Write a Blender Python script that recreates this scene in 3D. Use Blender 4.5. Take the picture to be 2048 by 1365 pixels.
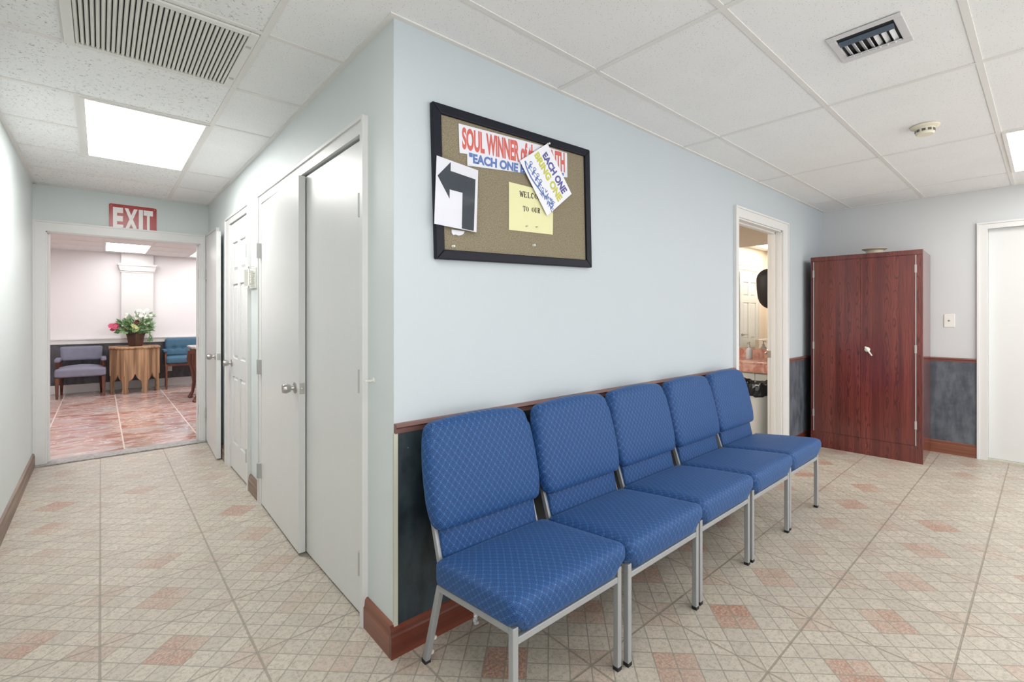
import bpy, bmesh, math, random
from mathutils import Vector, Matrix

for o in list(bpy.data.objects):
    bpy.data.objects.remove(o, do_unlink=True)
SC = bpy.context.scene
COL = SC.collection
R = math.radians

# ------------------------------------------------------------------ camera, world, exposure
H = 2.444
cam_d = bpy.data.cameras.new('camera')
cam = bpy.data.objects.new('camera', cam_d)
COL.objects.link(cam)
cam.location = (-0.8322, -1.6779, 1.3025)
cam.rotation_euler = (R(90), 0, -0.7338)
cam_d.sensor_width = 36.0
cam_d.lens = 943.08 / 2048 * 36
cam_d.shift_x = -(1051.96 - 1024) / 2048
cam_d.shift_y = -(682.5 - 631.29) / 2048
cam_d.clip_start = 0.02
SC.camera = cam
SC.view_settings.view_transform = 'Standard'
SC.view_settings.look = 'None'
SC.view_settings.gamma = 1
SC.view_settings.use_curve_mapping = False
SC.view_settings.exposure = 0.8
W = bpy.data.worlds.new('world')
SC.world = W
W.use_nodes = True
W.node_tree.nodes['Background'].inputs[0].default_value = (1.0, 0.985, 0.965, 1)
W.node_tree.nodes['Background'].inputs[1].default_value = 1.3
LAMP_ROOM = 5.2
LAMP_CORRIDOR = 8.6
LAMP_LOBBY_FILL = 17.0
LAMP_BATH = 9.0


# ------------------------------------------------------------------ materials
def lin(c):
    return tuple(((v / 255) / 12.92 if v / 255 <= 0.04045 else ((v / 255 + 0.055) / 1.055) ** 2.4) for v in c) + (1,)


class G:
    """small helper around one node tree"""
    def __init__(s, name):
        s.m = bpy.data.materials.new(name)
        s.m.use_nodes = True
        s.nt = s.m.node_tree
        s.b = s.nt.nodes['Principled BSDF']

    def n(s, t, ins=None, **props):
        d = s.nt.nodes.new(t)
        for k, v in props.items():
            setattr(d, k, v)
        for k, v in (ins or {}).items():
            s.set(d.inputs[k], v)
        return d

    def set(s, sock, v):
        if isinstance(v, bpy.types.NodeSocket):
            s.nt.links.new(v, sock)
        else:
            sock.default_value = v

    def m_(s, op, a, b=None, c=None):
        d = s.n('ShaderNodeMath', operation=op)
        for i, v in enumerate((a, b, c)):
            if v is not None:
                s.set(d.inputs[i], v)
        return d.outputs[0]

    def ss(s, v, lo, hi, a=0.0, b=1.0):
        d = s.n('ShaderNodeMapRange', interpolation_type='SMOOTHSTEP')
        for i, q in enumerate((v, lo, hi, a, b)):
            s.set(d.inputs[i], q)
        return d.outputs[0]

    def mix(s, f, a, b, mode='MIX'):
        d = s.n('ShaderNodeMix', data_type='RGBA', blend_type=mode)
        s.set(d.inputs[0], f)
        s.set(d.inputs[6], a)
        s.set(d.inputs[7], b)
        return d.outputs[2]

    def xyz(s, kind='Object'):
        tc = s.n('ShaderNodeTexCoord')
        sp = s.n('ShaderNodeSeparateXYZ', {0: tc.outputs[kind]})
        return tc.outputs[kind], sp.outputs[0], sp.outputs[1], sp.outputs[2]

    def vec(s, x=0.0, y=0.0, z=0.0):
        return s.n('ShaderNodeCombineXYZ', {0: x, 1: y, 2: z}).outputs[0]

    def noise(s, v, scale=5.0, detail=2.0, rough=0.5, dist=0.0, col=False):
        d = s.n('ShaderNodeTexNoise', {'Vector': v, 'Scale': scale, 'Detail': detail, 'Roughness': rough, 'Distortion': dist})
        return d.outputs[1 if col else 0]

    def near(s, v):                      # distance to the nearest integer
        return s.m_('ABSOLUTE', s.m_('SUBTRACT', s.m_('FRACT', s.m_('ADD', v, 0.5)), 0.5))

    def out(s, col=None, rough=None, bump=None, bs=0.3, bd=0.002, metal=None, spec=None):
        if col is not None:
            s.set(s.b.inputs['Base Color'], col)
        if rough is not None:
            s.set(s.b.inputs['Roughness'], rough)
        if metal is not None:
            s.set(s.b.inputs['Metallic'], metal)
        if spec is not None:
            s.set(s.b.inputs['Specular IOR Level'], spec)
        if bump is not None:
            d = s.n('ShaderNodeBump', {'Strength': bs, 'Distance': bd, 'Height': bump})
            s.set(s.b.inputs['Normal'], d.outputs[0])
        return s.m


def plain(name, c, rough=0.5, metal=0.0, var=0.06, scale=9.0, bump=0.0, spec=0.5):
    g = G(name)
    v, x, y, z = g.xyz()
    n = g.noise(v, scale, 3)
    c = lin(c)
    dk = tuple(q * (1 - var) for q in c[:3]) + (1,)
    col = g.mix(n, dk, c)
    return g.out(col, rough, g.noise(v, scale * 20, 2) if bump else None, bump, 0.001, metal, spec)


def emit(name, c, strength):
    g = G(name)
    g.set(g.b.inputs['Base Color'], lin((235, 235, 235)))
    g.set(g.b.inputs['Emission Color'], c)
    g.set(g.b.inputs['Emission Strength'], strength)
    return g.m


def wall_paint(name, c, rough=0.5):
    g = G(name)
    v, x, y, z = g.xyz()
    n = g.noise(v, 2.2, 4)
    c = lin(c)
    col = g.mix(n, tuple(q * 0.965 for q in c[:3]) + (1,), c)
    sc = g.noise(g.vec(g.m_('MULTIPLY', x, 1), y, g.m_('MULTIPLY', z, 0.6)), 60, 3)
    return g.out(col, rough, sc, 0.12, 0.002, spec=0.35)


def floor_material():
    g = G('floor_tiles')
    v, x, y, z = g.xyz()
    T = 0.4525
    p = g.m_('DIVIDE', g.m_('SUBTRACT', x, 0.975), T)
    q = g.m_('DIVIDE', g.m_('ADD', y, 0.99), T)
    wob = g.m_('MULTIPLY', g.m_('SUBTRACT', g.noise(v, 30, 2), 0.5), 0.03)
    gl = g.m_('MINIMUM', g.near(p), g.near(q))
    u = g.m_('ADD', g.m_('MULTIPLY', g.m_('ADD', p, q), 4), wob)
    w = g.m_('ADD', g.m_('MULTIPLY', g.m_('SUBTRACT', p, q), 4), wob)
    sl = g.m_('MINIMUM', g.near(u), g.near(w))
    grout = g.ss(gl, 0.006, 0.012, 1, 0)
    small = g.ss(sl, 0.014, 0.045, 1, 0)
    # red squares, two by two round every tile corner and tile centre
    mu = g.m_('MULTIPLY', g.near(g.m_('DIVIDE', u, 4)), 4)
    mw = g.m_('MULTIPLY', g.near(g.m_('DIVIDE', w, 4)), 4)
    red = g.ss(g.m_('MAXIMUM', mu, mw), 0.97, 1.0, 1, 0)
    cell = g.n('ShaderNodeTexWhiteNoise', {'Vector': g.vec(g.m_('FLOOR', u), g.m_('FLOOR', w))}, noise_dimensions='3D')
    cv = cell.outputs[0]
    pn = g.noise(v, 55, 5, 0.65)
    patch = g.ss(pn, 0.47, 0.6)
    cream = g.mix(cv, lin((187, 179, 166)), lin((200, 191, 177)))
    cream = g.mix(g.m_('MULTIPLY', patch, 0.6), cream, lin((168, 162, 150)))
    rcol = g.mix(g.ss(g.noise(v, 95, 4, 0.7), 0.45, 0.58), lin((164, 98, 76)), lin((190, 164, 146)))
    rcol = g.mix(g.m_('MULTIPLY', cv, 0.45), rcol, cream)
    # tiles were laid from several batches: the reds vary over the floor
    batch = g.ss(g.noise(v, 0.9, 1), 0.40, 0.62, 0.18, 0.75)
    par = g.m_('MULTIPLY', g.m_('FRACT', g.m_('MULTIPLY', g.m_('ADD', g.m_('ROUND', g.m_('DIVIDE', u, 4)), g.m_('ROUND', g.m_('DIVIDE', w, 4))), 0.5)), 2)
    kind = g.m_('MULTIPLY_ADD', par, 0.6, 0.4)          # tile centres are redder than tile corners
    col = g.mix(g.m_('MULTIPLY', g.m_('MULTIPLY', red, batch), kind), cream, rcol)
    cr = g.noise(v, 60, 3, 0.6, 1.2)
    crack = g.ss(g.m_('ABSOLUTE', g.m_('SUBTRACT', cr, 0.5)), 0.006, 0.02, 1, 0)
    crack = g.m_('MULTIPLY', crack, g.ss(g.noise(v, 48, 2), 0.46, 0.58))
    grit = g.m_('MULTIPLY', g.ss(g.noise(v, 170, 2, 0.6), 0.6, 0.68), g.ss(pn, 0.4, 0.6, 0.2, 1.0))
    crack = g.m_('MAXIMUM', crack, grit)
    col = g.mix(g.m_('MULTIPLY', crack, 0.7), col, lin((112, 102, 90)))
    col = g.mix(g.m_('MULTIPLY', small, 0.88), col, lin((146, 141, 130)))
    col = g.mix(g.m_('MULTIPLY', grout, 0.75), col, lin((140, 131, 118)))
    hgt = g.m_('SUBTRACT', g.m_('SUBTRACT', g.m_('MULTIPLY', pn, 0.5), g.m_('MULTIPLY', small, 0.5)), g.m_('ADD', grout, g.m_('MULTIPLY', crack, 0.3)))
    rough = g.ss(pn, 0.3, 0.7, 0.3, 0.46)
    return g.out(col, rough, hgt, 0.45, 0.002, spec=0.5)


def ceiling_material(name, fiss_x=None):
    g = G(name)
    v, x, y, z = g.xyz()
    vo = g.n('ShaderNodeTexVoronoi', {'Vector': v, 'Scale': 110.0})
    rnd = g.n('ShaderNodeSeparateXYZ', {0: vo.outputs['Color']})
    dot = g.m_('MULTIPLY', g.ss(vo.outputs['Distance'], 0.10, 0.2, 1, 0), g.ss(rnd.outputs[0], 0.45, 0.5))
    vo2 = g.n('ShaderNodeTexVoronoi', {'Vector': v, 'Scale': 230.0})
    r2 = g.n('ShaderNodeSeparateXYZ', {0: vo2.outputs['Color']})
    dot2 = g.m_('MULTIPLY', g.ss(vo2.outputs['Distance'], 0.12, 0.25, 1, 0), g.ss(r2.outputs[0], 0.6, 0.65))
    d = g.m_('MAXIMUM', dot, g.m_('MULTIPLY', dot2, 0.6))
    if fiss_x is not None:
        n = g.noise(v, 40, 2, 0.5, 1.0)
        f = g.ss(g.m_('ABSOLUTE', g.m_('SUBTRACT', n, 0.5)), 0.006, 0.02, 1, 0)
        f = g.m_('MULTIPLY', f, g.ss(g.noise(v, 62, 2), 0.5, 0.58))
        f = g.m_('MAXIMUM', f, g.m_('MULTIPLY', dot2, 0.5))
        left = g.m_('LESS_THAN', x, fiss_x)
        d = g.m_('ADD', g.m_('MULTIPLY', f, left), g.m_('MULTIPLY', d, g.m_('SUBTRACT', 1, left)))
    base = g.mix(g.noise(v, 4, 2), lin((233, 234, 234)), lin((240, 241, 241)))
    col = g.mix(g.m_('MULTIPLY', d, 0.75), base, lin((120, 116, 110)))
    return g.out(col, 0.9, g.m_('MULTIPLY', d, -1), 0.3, 0.002, spec=0.1)


def wainscot_material(name, a, b, sc=1.0):
    g = G(name)
    v, x, y, z = g.xyz()
    s = g.noise(g.vec(g.m_('MULTIPLY', x, 5), g.m_('MULTIPLY', y, 5), g.m_('MULTIPLY', z, 1.4)), 2.2 * sc, 5, 0.6)
    f = g.noise(v, 14, 5, 0.7)
    t = g.ss(g.m_('ADD', g.m_('MULTIPLY', s, 0.65), g.m_('MULTIPLY', f, 0.35)), 0.36, 0.66)
    col = g.mix(t, lin(a), lin(b))
    vo = g.n('ShaderNodeTexVoronoi', {'Vector': v, 'Scale': 13.0})
    rn = g.n('ShaderNodeSeparateXYZ', {0: vo.outputs['Color']})
    dot = g.m_('MULTIPLY', g.ss(vo.outputs['Distance'], 0.03, 0.06, 1, 0), g.ss(rn.outputs[0], 0.66, 0.7))
    col = g.mix(g.m_('MULTIPLY', dot, 0.6), col, lin((150, 155, 155)))
    return g.out(col, g.ss(f, 0.3, 0.7, 0.35, 0.55), f, 0.15, 0.002, spec=0.5)


def stained_wood(name, a, b, rough=0.35, scale=1.0, axis='z'):
    g = G(name)
    v, x, y, z = g.xyz()
    k = {'x': (1.2, 30, 30), 'y': (30, 1.2, 30), 'z': (30, 30, 1.2)}[axis]
    n = g.noise(g.vec(*(g.m_('MULTIPLY', c, kk * scale) for c, kk in zip((x, y, z), k))), 1.0, 4, 0.6)
    col = g.mix(g.ss(n, 0.35, 0.68), lin(a), lin(b))
    return g.out(col, rough, n, 0.06, 0.001)


def cabinet_wood():
    g = G('mahogany_laminate')
    v, x, y, z = g.xyz()
    xy = g.m_('ADD', y, g.m_('MULTIPLY', x, 1.0))
    plank = g.m_('FLOOR', g.m_('DIVIDE', xy, 0.072))
    off = g.m_('MULTIPLY', plank, 7.31)
    pr = g.n('ShaderNodeTexWhiteNoise', {'W': plank}, noise_dimensions='1D').outputs[0]
    lx = g.m_('SUBTRACT', g.m_('FRACT', g.m_('DIVIDE', xy, 0.072)), 0.5)
    # cathedral figure: nested arches in every plank, their spacing wandering up the board
    wob = g.noise(g.vec(g.m_('MULTIPLY', xy, 8), off, g.m_('MULTIPLY', z, 3.2)), 1.0, 2, 0.5)
    arch = g.m_('ADD', g.m_('MULTIPLY', g.m_('MULTIPLY', lx, lx), 9.0), g.m_('ADD', g.m_('MULTIPLY', wob, 7.5), g.m_('MULTIPLY', z, g.m_('MULTIPLY_ADD', g.m_('ROUND', pr), 4.4, -2.2))))
    line = g.m_('MULTIPLY', g.ss(g.near(arch), 0.04, 0.2, 1, 0), g.ss(pr, 0.3, 0.5, 0.25, 1.0))
    fine = g.noise(g.vec(g.m_('MULTIPLY', xy, 230), off, g.m_('MULTIPLY', z, 4)), 1.0, 3, 0.65)
    wide = g.noise(g.vec(g.m_('MULTIPLY', xy, 9), off, g.m_('MULTIPLY', z, 0.5)), 1.0, 2)
    col = g.mix(g.ss(wide, 0.35, 0.65), lin((98, 40, 37)), lin((128, 58, 50)))
    col = g.mix(g.ss(fine, 0.42, 0.66, 0, 0.55), col, lin((66, 24, 26)))
    col = g.mix(g.m_('MULTIPLY', line, 0.6), col, lin((62, 24, 24)))
    g.set(g.b.inputs['Coat Weight'], 0.5)
    g.set(g.b.inputs['Coat Roughness'], 0.12)
    g.set(g.b.inputs['Coat IOR'], 1.6)
    return g.out(col, 0.25, fine, 0.03, 0.001, spec=0.5)


def fabric_blue():
    g = G('blue_chair_fabric')
    uv = g.n('ShaderNodeUVMap', uv_map='fabric')
    sp = g.n('ShaderNodeSeparateXYZ', {0: uv.outputs[0]})
    u, v = sp.outputs[0], sp.outputs[1]
    P = 0.029
    a = g.m_('DIVIDE', g.m_('ADD', u, g.m_('MULTIPLY', v, 0.8)), P)
    b = g.m_('DIVIDE', g.m_('SUBTRACT', u, g.m_('MULTIPLY', v, 0.8)), P)
    da, db = g.near(a), g.near(b)
    mn, mx = g.m_('MINIMUM', da, db), g.m_('MAXIMUM', da, db)
    edge = g.ss(mn, 0.03, 0.08, 1, 0)
    inner = g.m_('MAXIMUM', g.ss(g.m_('ABSOLUTE', g.m_('SUBTRACT', mn, 0.22)), 0.03, 0.07, 1, 0), g.ss(g.m_('ABSOLUTE', g.m_('SUBTRACT', mn, 0.40)), 0.025, 0.06, 1, 0))
    dot = g.ss(mx, 0.035, 0.075, 1, 0)
    tc = g.n('ShaderNodeTexCoord').outputs['Object']
    wv = g.noise(tc, 420, 2)
    col = g.mix(g.ss(wv, 0.35, 0.7), lin((32, 72, 124)), lin((50, 98, 154)))
    col = g.mix(g.m_('MULTIPLY', inner, 0.85), col, lin((16, 40, 88)))
    col = g.mix(g.m_('MULTIPLY', edge, 0.5), col, lin((30, 60, 116)))
    col = g.mix(g.m_('MULTIPLY', dot, 0.42), col, lin((170, 190, 218)))
    g.set(g.b.inputs['Sheen Weight'], 0.18)
    g.set(g.b.inputs['Sheen Roughness'], 0.45)
    g.set(g.b.inputs['Sheen Tint'], lin((150, 190, 240)))
    h = g.m_('SUBTRACT', wv, g.m_('ADD', inner, edge))
    return g.out(col, 0.6, h, 0.12, 0.001, spec=0.35)


def marble_floor():
    g = G('lobby_marble_tiles')
    v, x, y, z = g.xyz()
    p = g.m_('DIVIDE', g.m_('ADD', x, 0.66), 0.61)
    q = g.m_('DIVIDE', g.m_('SUBTRACT', y, 8.55), 0.61)
    gl = g.m_('MINIMUM', g.near(p), g.m_('ADD', g.near(q), 0.006))
    tile = g.m_('ADD', g.m_('MULTIPLY', g.m_('FLOOR', p), 3.7), g.m_('MULTIPLY', g.m_('FLOOR', q), 5.3))
    vv = g.vec(g.m_('MULTIPLY', x, 1.5), g.m_('MULTIPLY', y, 2.6), tile)
    n = g.noise(vv, 1.6, 5, 0.6, 1.2)
    n2 = g.noise(vv, 2.6, 3, 0.55, 0.8)
    col = g.mix(g.ss(n, 0.35, 0.62), lin((184, 176, 172)), lin((186, 146, 136)))
    col = g.mix(g.ss(n2, 0.5, 0.68, 0, 0.8), col, lin((160, 106, 94)))
    vein = g.ss(g.m_('ABSOLUTE', g.m_('SUBTRACT', n2, 0.5)), 0.005, 0.022, 1, 0)
    col = g.mix(g.m_('MULTIPLY', vein, 0.7), col, lin((236, 214, 206)))
    col = g.mix(g.ss(gl, 0.006, 0.014, 1, 0), col, lin((228, 216, 208)))
    return g.out(col, 0.13, None, spec=0.55)


M = {}
M['wall'] = wall_paint('pale_blue_wall_paint', (192, 201, 207))
M['wall_corridor'] = wall_paint('pale_grey_wall_paint', (214, 221, 221))
M['wall_right'] = wall_paint('pale_lilac_wall_paint', (210, 213, 215))
M['floor'] = floor_material()
M['ceil'] = ceiling_material('ceiling_tiles', -0.337)
M['ceil_plain'] = ceiling_material('smooth_ceiling_tiles')
M['tbar'] = plain('white_grid_metal', (227, 226, 223), 0.5, var=0.03)
M['gap'] = plain('dark_gap', (70, 66, 60), 0.9)
M['white'] = plain('white_gloss_paint', (234, 236, 236), 0.32, var=0.03, bump=0.05)
M['white_door'] = plain('white_door_paint', (222, 223, 222), 0.35, var=0.03, bump=0.06)
M['trim_white'] = plain('white_trim_paint', (224, 224, 223), 0.35, var=0.03, bump=0.05)
M['rail'] = stained_wood('brown_red_rail_paint', (110, 78, 74), (134, 98, 92), 0.4, axis='x')
M['rail_y'] = stained_wood('brown_red_rail_paint_side', (124, 80, 74), (144, 98, 90), 0.4, axis='y')
M['base'] = stained_wood('brown_baseboard_stain', (92, 44, 32), (114, 58, 42), 0.28, axis='x')  # shade darkened into the stain colour; the side copy is the lit tone
M['base_y'] = stained_wood('brown_baseboard_stain_side', (120, 72, 54), (138, 86, 66), 0.35, axis='y')
M['base_worn'] = stained_wood('worn_brown_baseboard', (112, 92, 82), (150, 126, 112), 0.5, axis='y')
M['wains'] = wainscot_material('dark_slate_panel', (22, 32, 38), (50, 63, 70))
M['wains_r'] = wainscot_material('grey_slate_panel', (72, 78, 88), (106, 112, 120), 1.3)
M['wains_l'] = wainscot_material('lobby_dark_panel', (62, 62, 68), (92, 92, 98), 1.0)
M['panel_edge'] = plain('cream_panel_edge', (196, 196, 180), 0.5)
M['metal'] = plain('grey_tube_metal', (168, 171, 174), 0.42, 0.35, var=0.12, scale=14)
M['chrome'] = plain('brushed_nickel', (190, 188, 184), 0.28, 0.9, var=0.1)
M['hinge'] = plain('painted_hinge', (188, 188, 186), 0.4, 0.2)
M['black'] = plain('black_rubber', (24, 24, 26), 0.6)
M['fabric'] = fabric_blue()
M['bumper'] = plain('cream_plastic', (224, 220, 208), 0.4)
M['wood'] = cabinet_wood()
M['bowl'] = plain('beige_plastic', (206, 202, 182), 0.45)
M['plastic_white'] = plain('white_plastic', (232, 232, 226), 0.4)
M['plastic_cream'] = plain('cream_detector_plastic', (232, 226, 206), 0.45)
M['slot'] = plain('grey_slot', (96, 98, 96), 0.6)
M['vent_dark'] = plain('dark_duct', (34, 36, 40), 0.8)
M['vent_blade'] = plain('grey_vent_metal', (212, 212, 214), 0.5)
M['vent_bar'] = plain('blue_grey_vent_metal', (92, 106, 122), 0.45, 0.3)
M['slat'] = plain('white_slat_metal', (226, 224, 218), 0.5, var=0.05)
M['light'] = emit('lit_diffuser', (1.0, 0.985, 0.96, 1), LAMP_ROOM)
M['light_corr'] = emit('lit_corridor_diffuser', (1.0, 0.98, 0.955, 1), LAMP_CORRIDOR)
M['light_lobby'] = emit('lit_lobby_diffuser', (1.0, 0.975, 0.97, 1), LAMP_LOBBY_FILL)  # used only by the added, unseen lobby panels
M['light_lobby_near'] = emit('lit_lobby_wall_diffuser', (1.0, 0.98, 0.975, 1), 4.5)
M['light_bath'] = emit('lit_bathroom_diffuser', (1.0, 0.92, 0.80, 1), LAMP_BATH)
M['frame_navy'] = plain('navy_black_frame', (14, 18, 34), 0.5, var=0.3, scale=6, spec=0.3)
M['paper'] = plain('white_paper', (226, 228, 238), 0.7, var=0.03)
M['paper2'] = plain('bright_white_paper', (234, 236, 244), 0.65, var=0.02)
M['paper_y'] = plain('pale_yellow_paper', (228, 226, 178), 0.7, var=0.03)
M['ink_red'] = plain('red_ink', (212, 106, 98), 0.7, var=0.12, scale=90)
M['ink_blue'] = plain('blue_ink', (98, 126, 184), 0.7, var=0.1, scale=90)
M['ink_violet'] = plain('violet_ink', (98, 96, 156), 0.7, var=0.12, scale=90)
M['ink_yellow'] = plain('yellow_ink', (206, 206, 96), 0.7, var=0.15, scale=90)
M['ink_black'] = plain('black_ink', (34, 36, 40), 0.6)
M['ink_slate'] = plain('slate_ink', (58, 66, 76), 0.6, var=0.1, scale=60)
M['sign_red'] = plain('red_sign_plate', (168, 30, 28), 0.25, var=0.04)
M['sign_white'] = plain('white_sign_letters', (240, 236, 234), 0.3, var=0.02)
M['marble_pink'] = None
M['lobby_wall'] = wall_paint('lobby_white_paint', (234, 233, 234))
M['lobby_floor'] = marble_floor()
M['threshold'] = wainscot_material('grey_marble_threshold', (128, 126, 126), (178, 174, 170), 3.0)
M['bath_wall'] = wall_paint('tan_bathroom_paint', (238, 224, 208))


def marble_pink():
    g = G('pink_marble')
    v, x, y, z = g.xyz()
    n = g.noise(v, 9, 5, 0.65, 1.5)
    col = g.mix(g.ss(n, 0.38, 0.66), lin((210, 146, 132)), lin((236, 196, 182)))
    return g.out(col, 0.2)


def cork():
    g = G('cork')
    v, x, y, z = g.xyz()
    a = g.noise(v, 220, 4, 0.75)
    b = g.noise(v, 3, 2)
    col = g.mix(g.ss(a, 0.32, 0.7), lin((112, 104, 86)), lin((162, 152, 130)))
    col = g.mix(g.m_('MULTIPLY', b, 0.3), col, lin((130, 121, 102)))
    return g.out(col, 0.9, a, 0.3, 0.001, spec=0.2)


def sleeve():
    g = G('clear_plastic_sleeve')
    g.set(g.b.inputs['Transmission Weight'], 1.0)
    g.set(g.b.inputs['IOR'], 1.08)
    return g.out((0.99, 0.99, 1, 1), 0.04, spec=0.4)


def mirror_mat():
    g = G('mirror_glass')
    return g.out((0.93, 0.92, 0.88, 1), 0.02, metal=1.0)


M['marble_pink'] = marble_pink()
M['cork'] = cork()
M['sleeve'] = sleeve()
M['mirror'] = mirror_mat()
M['oak'] = stained_wood('weathered_oak', (118, 88, 64), (186, 150, 114), 0.6, 0.55)
M['walnut'] = stained_wood('dark_chair_wood', (70, 36, 26), (112, 62, 42), 0.35)
M['lavender'] = plain('grey_lavender_velvet', (124, 124, 142), 0.8, var=0.2, scale=16, bump=0.1)
M['teal'] = plain('slate_blue_wool', (68, 104, 128), 0.85, var=0.15, scale=20, bump=0.1)
M['pot'] = stained_wood('brown_planter', (62, 40, 32), (92, 62, 48), 0.5)
M['leaf'] = plain('green_leaf', (108, 148, 94), 0.55, var=0.5, scale=22)
M['leaf_pale'] = plain('pale_green_leaf', (176, 200, 172), 0.55, var=0.3, scale=22)
M['petal_pink'] = plain('pink_petal', (206, 82, 116), 0.6, var=0.3, scale=30)
M['petal_red'] = plain('dark_red_petal', (128, 26, 38), 0.6, var=0.3, scale=30)
M['petal_white'] = plain('white_petal', (240, 238, 228), 0.6, var=0.06)
M['petal_lime'] = plain('lime_petal', (208, 218, 150), 0.6, var=0.15, scale=30)
M['bag'] = plain('black_bag_plastic', (26, 26, 30), 0.22, var=0.3)
M['bin'] = plain('white_bin_plastic', (228, 226, 220), 0.4)
M['orange'] = plain('orange_label', (218, 112, 76), 0.6)
M['dark_plastic'] = plain('charcoal_plastic', (44, 42, 42), 0.55)
M['soap'] = plain('clear_blue_soap', (222, 227, 236), 0.15)


# ------------------------------------------------------------------ mesh builder
class MB:
    def __init__(s):
        s.bm = bmesh.new()

    def faces(s, verts, fs):
        vs = [s.bm.verts.new(v) for v in verts]
        for f in fs:
            try:
                s.bm.faces.new([vs[i] for i in f])
            except ValueError:
                pass
        return s

    def box(s, x0, x1, y0, y1, z0, z1):
        v = [(x, y, z) for x in (x0, x1) for y in (y0, y1) for z in (z0, z1)]
        return s.faces(v, [(0, 1, 3, 2), (4, 6, 7, 5), (0, 4, 5, 1), (2, 3, 7, 6), (0, 2, 6, 4), (1, 5, 7, 3)])

    def bar(s, p, q, w, d, up=(0, 0, 1), taper=1.0):
        p, q = Vector(p), Vector(q)
        t = (q - p).normalized()
        up = Vector(up)
        a = t.cross(up)
        if a.length < 1e-4:
            a = t.cross(Vector((0, 1, 0)))
        a.normalize()
        b = a.cross(t).normalized()
        v = []
        for c, k in ((p, 1), (q, taper)):
            for sa, sb in ((-1, -1), (1, -1), (1, 1), (-1, 1)):
                v.append(c + a * sa * w / 2 * k + b * sb * d / 2 * k)
        return s.faces(v, [(3, 2, 1, 0), (4, 5, 6, 7), (0, 1, 5, 4), (1, 2, 6, 5), (2, 3, 7, 6), (3, 0, 4, 7)])

    def prism(s, poly, a0, a1, axis='z'):
        f = {'z': lambda u, v, a: (u, v, a), 'y': lambda u, v, a: (u, a, v), 'x': lambda u, v, a: (a, u, v)}[axis]
        n = len(poly)
        v = [f(*p, a0) for p in poly] + [f(*p, a1) for p in poly]
        return s.faces(v, [tuple(range(n - 1, -1, -1)), tuple(range(n, 2 * n))] +
                       [(i, (i + 1) % n, n + (i + 1) % n, n + i) for i in range(n)])

    def lathe(s, prof, c=(0, 0, 0), seg=24, axis=(0, 0, 1), sx=1.0, sy=1.0):
        rot = Vector((0, 0, 1)).rotation_difference(Vector(axis)).to_matrix()
        c = Vector(c)
        v = []
        for r, z in prof:
            for i in range(seg):
                a = 2 * math.pi * i / seg
                v.append(c + rot @ Vector((max(r, 1e-4) * math.cos(a) * sx, max(r, 1e-4) * math.sin(a) * sy, z)))
        fs = []
        for k in range(len(prof) - 1):
            for i in range(seg):
                j = (i + 1) % seg
                fs.append((k * seg + i, k * seg + j, (k + 1) * seg + j, (k + 1) * seg + i))
        fs.append(tuple(range(seg - 1, -1, -1)))
        fs.append(tuple(range((len(prof) - 1) * seg, len(prof) * seg)))
        return s.faces(v, fs)

    def tube(s, pts, r, seg=8):
        pts = [Vector(p) for p in pts]
        rs = r if isinstance(r, (list, tuple)) else [r] * len(pts)
        v, fs = [], []
        for i, p in enumerate(pts):
            t = (pts[min(i + 1, len(pts) - 1)] - pts[max(i - 1, 0)]).normalized()
            a = t.cross(Vector((0.13, 0.31, 0.94)))
            if a.length < 1e-3:
                a = t.cross(Vector((1, 0, 0)))
            a.normalize()
            b = t.cross(a)
            for k in range(seg):
                an = 2 * math.pi * k / seg
                v.append(p + (a * math.cos(an) + b * math.sin(an)) * rs[i])
        for i in range(len(pts) - 1):
            for k in range(seg):
                j = (k + 1) % seg
                fs.append((i * seg + k, i * seg + j, (i + 1) * seg + j, (i + 1) * seg + k))
        fs.append(tuple(range(seg - 1, -1, -1)))
        fs.append(tuple(range((len(pts) - 1) * seg, len(pts) * seg)))
        return s.faces(v, fs)

    def rbox(s, c, h, r, n=8, fn=None):
        """rounded box: centre c, half sizes h, corner radius r, n cells a side; fn(x, y, z) -> point deforms it"""
        b2 = bmesh.new()
        bmesh.ops.create_cube(b2, size=2)
        bmesh.ops.subdivide_edges(b2, edges=b2.edges[:], cuts=n - 1, use_grid_fill=True)
        inner = Vector([max(q - r, 1e-4) for q in h])
        for vtx in b2.verts:
            p = Vector(vtx.co)
            # put the grid cells where the curvature is
            w = Vector([math.copysign(min(1.0, abs(q)) ** 0.75, q) * hh for q, hh in zip(p, h)])
            k = Vector([max(-i, min(i, q)) for i, q in zip(inner, w)])
            d = w - k
            vtx.co = k + (d.normalized() * r if d.length > 1e-6 else d)
        vm = {}
        for vtx in b2.verts:
            q = Vector(c) + vtx.co
            if fn:
                q = Vector(fn(*vtx.co)) + Vector(c)
            vm[vtx.index] = s.bm.verts.new(q)
        b2.verts.index_update()
        for f in b2.faces:
            s.bm.faces.new([vm[v.index] for v in f.verts])
        b2.free()
        return s

    def build(s, name, mat, parent=None, smooth=None, bevel=0.0, seg=2, uv=False, world=True):
        bmesh.ops.recalc_face_normals(s.bm, faces=s.bm.faces[:])
        if parent is not None and world:
            off = Vector(parent.location)
            q = parent.parent
            while q is not None:
                off += Vector(q.location)
                q = q.parent
            bmesh.ops.translate(s.bm, verts=s.bm.verts[:], vec=-off)
        me = bpy.data.meshes.new(name)
        if uv:
            layer = s.bm.loops.layers.uv.new('fabric')
            s.bm.normal_update()
            for f in s.bm.faces:
                nx, ny, nz = (abs(q) for q in f.normal)
                for lp in f.loops:
                    x, y, z = lp.vert.co
                    if nx > max(ny, nz) * 1.3:
                        lp[layer].uv = ((z if uv == 'seat' else y), (y if uv == 'seat' else z))
                    else:
                        lp[layer].uv = (x, (y + z) if uv == 'seat' else z)
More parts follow.
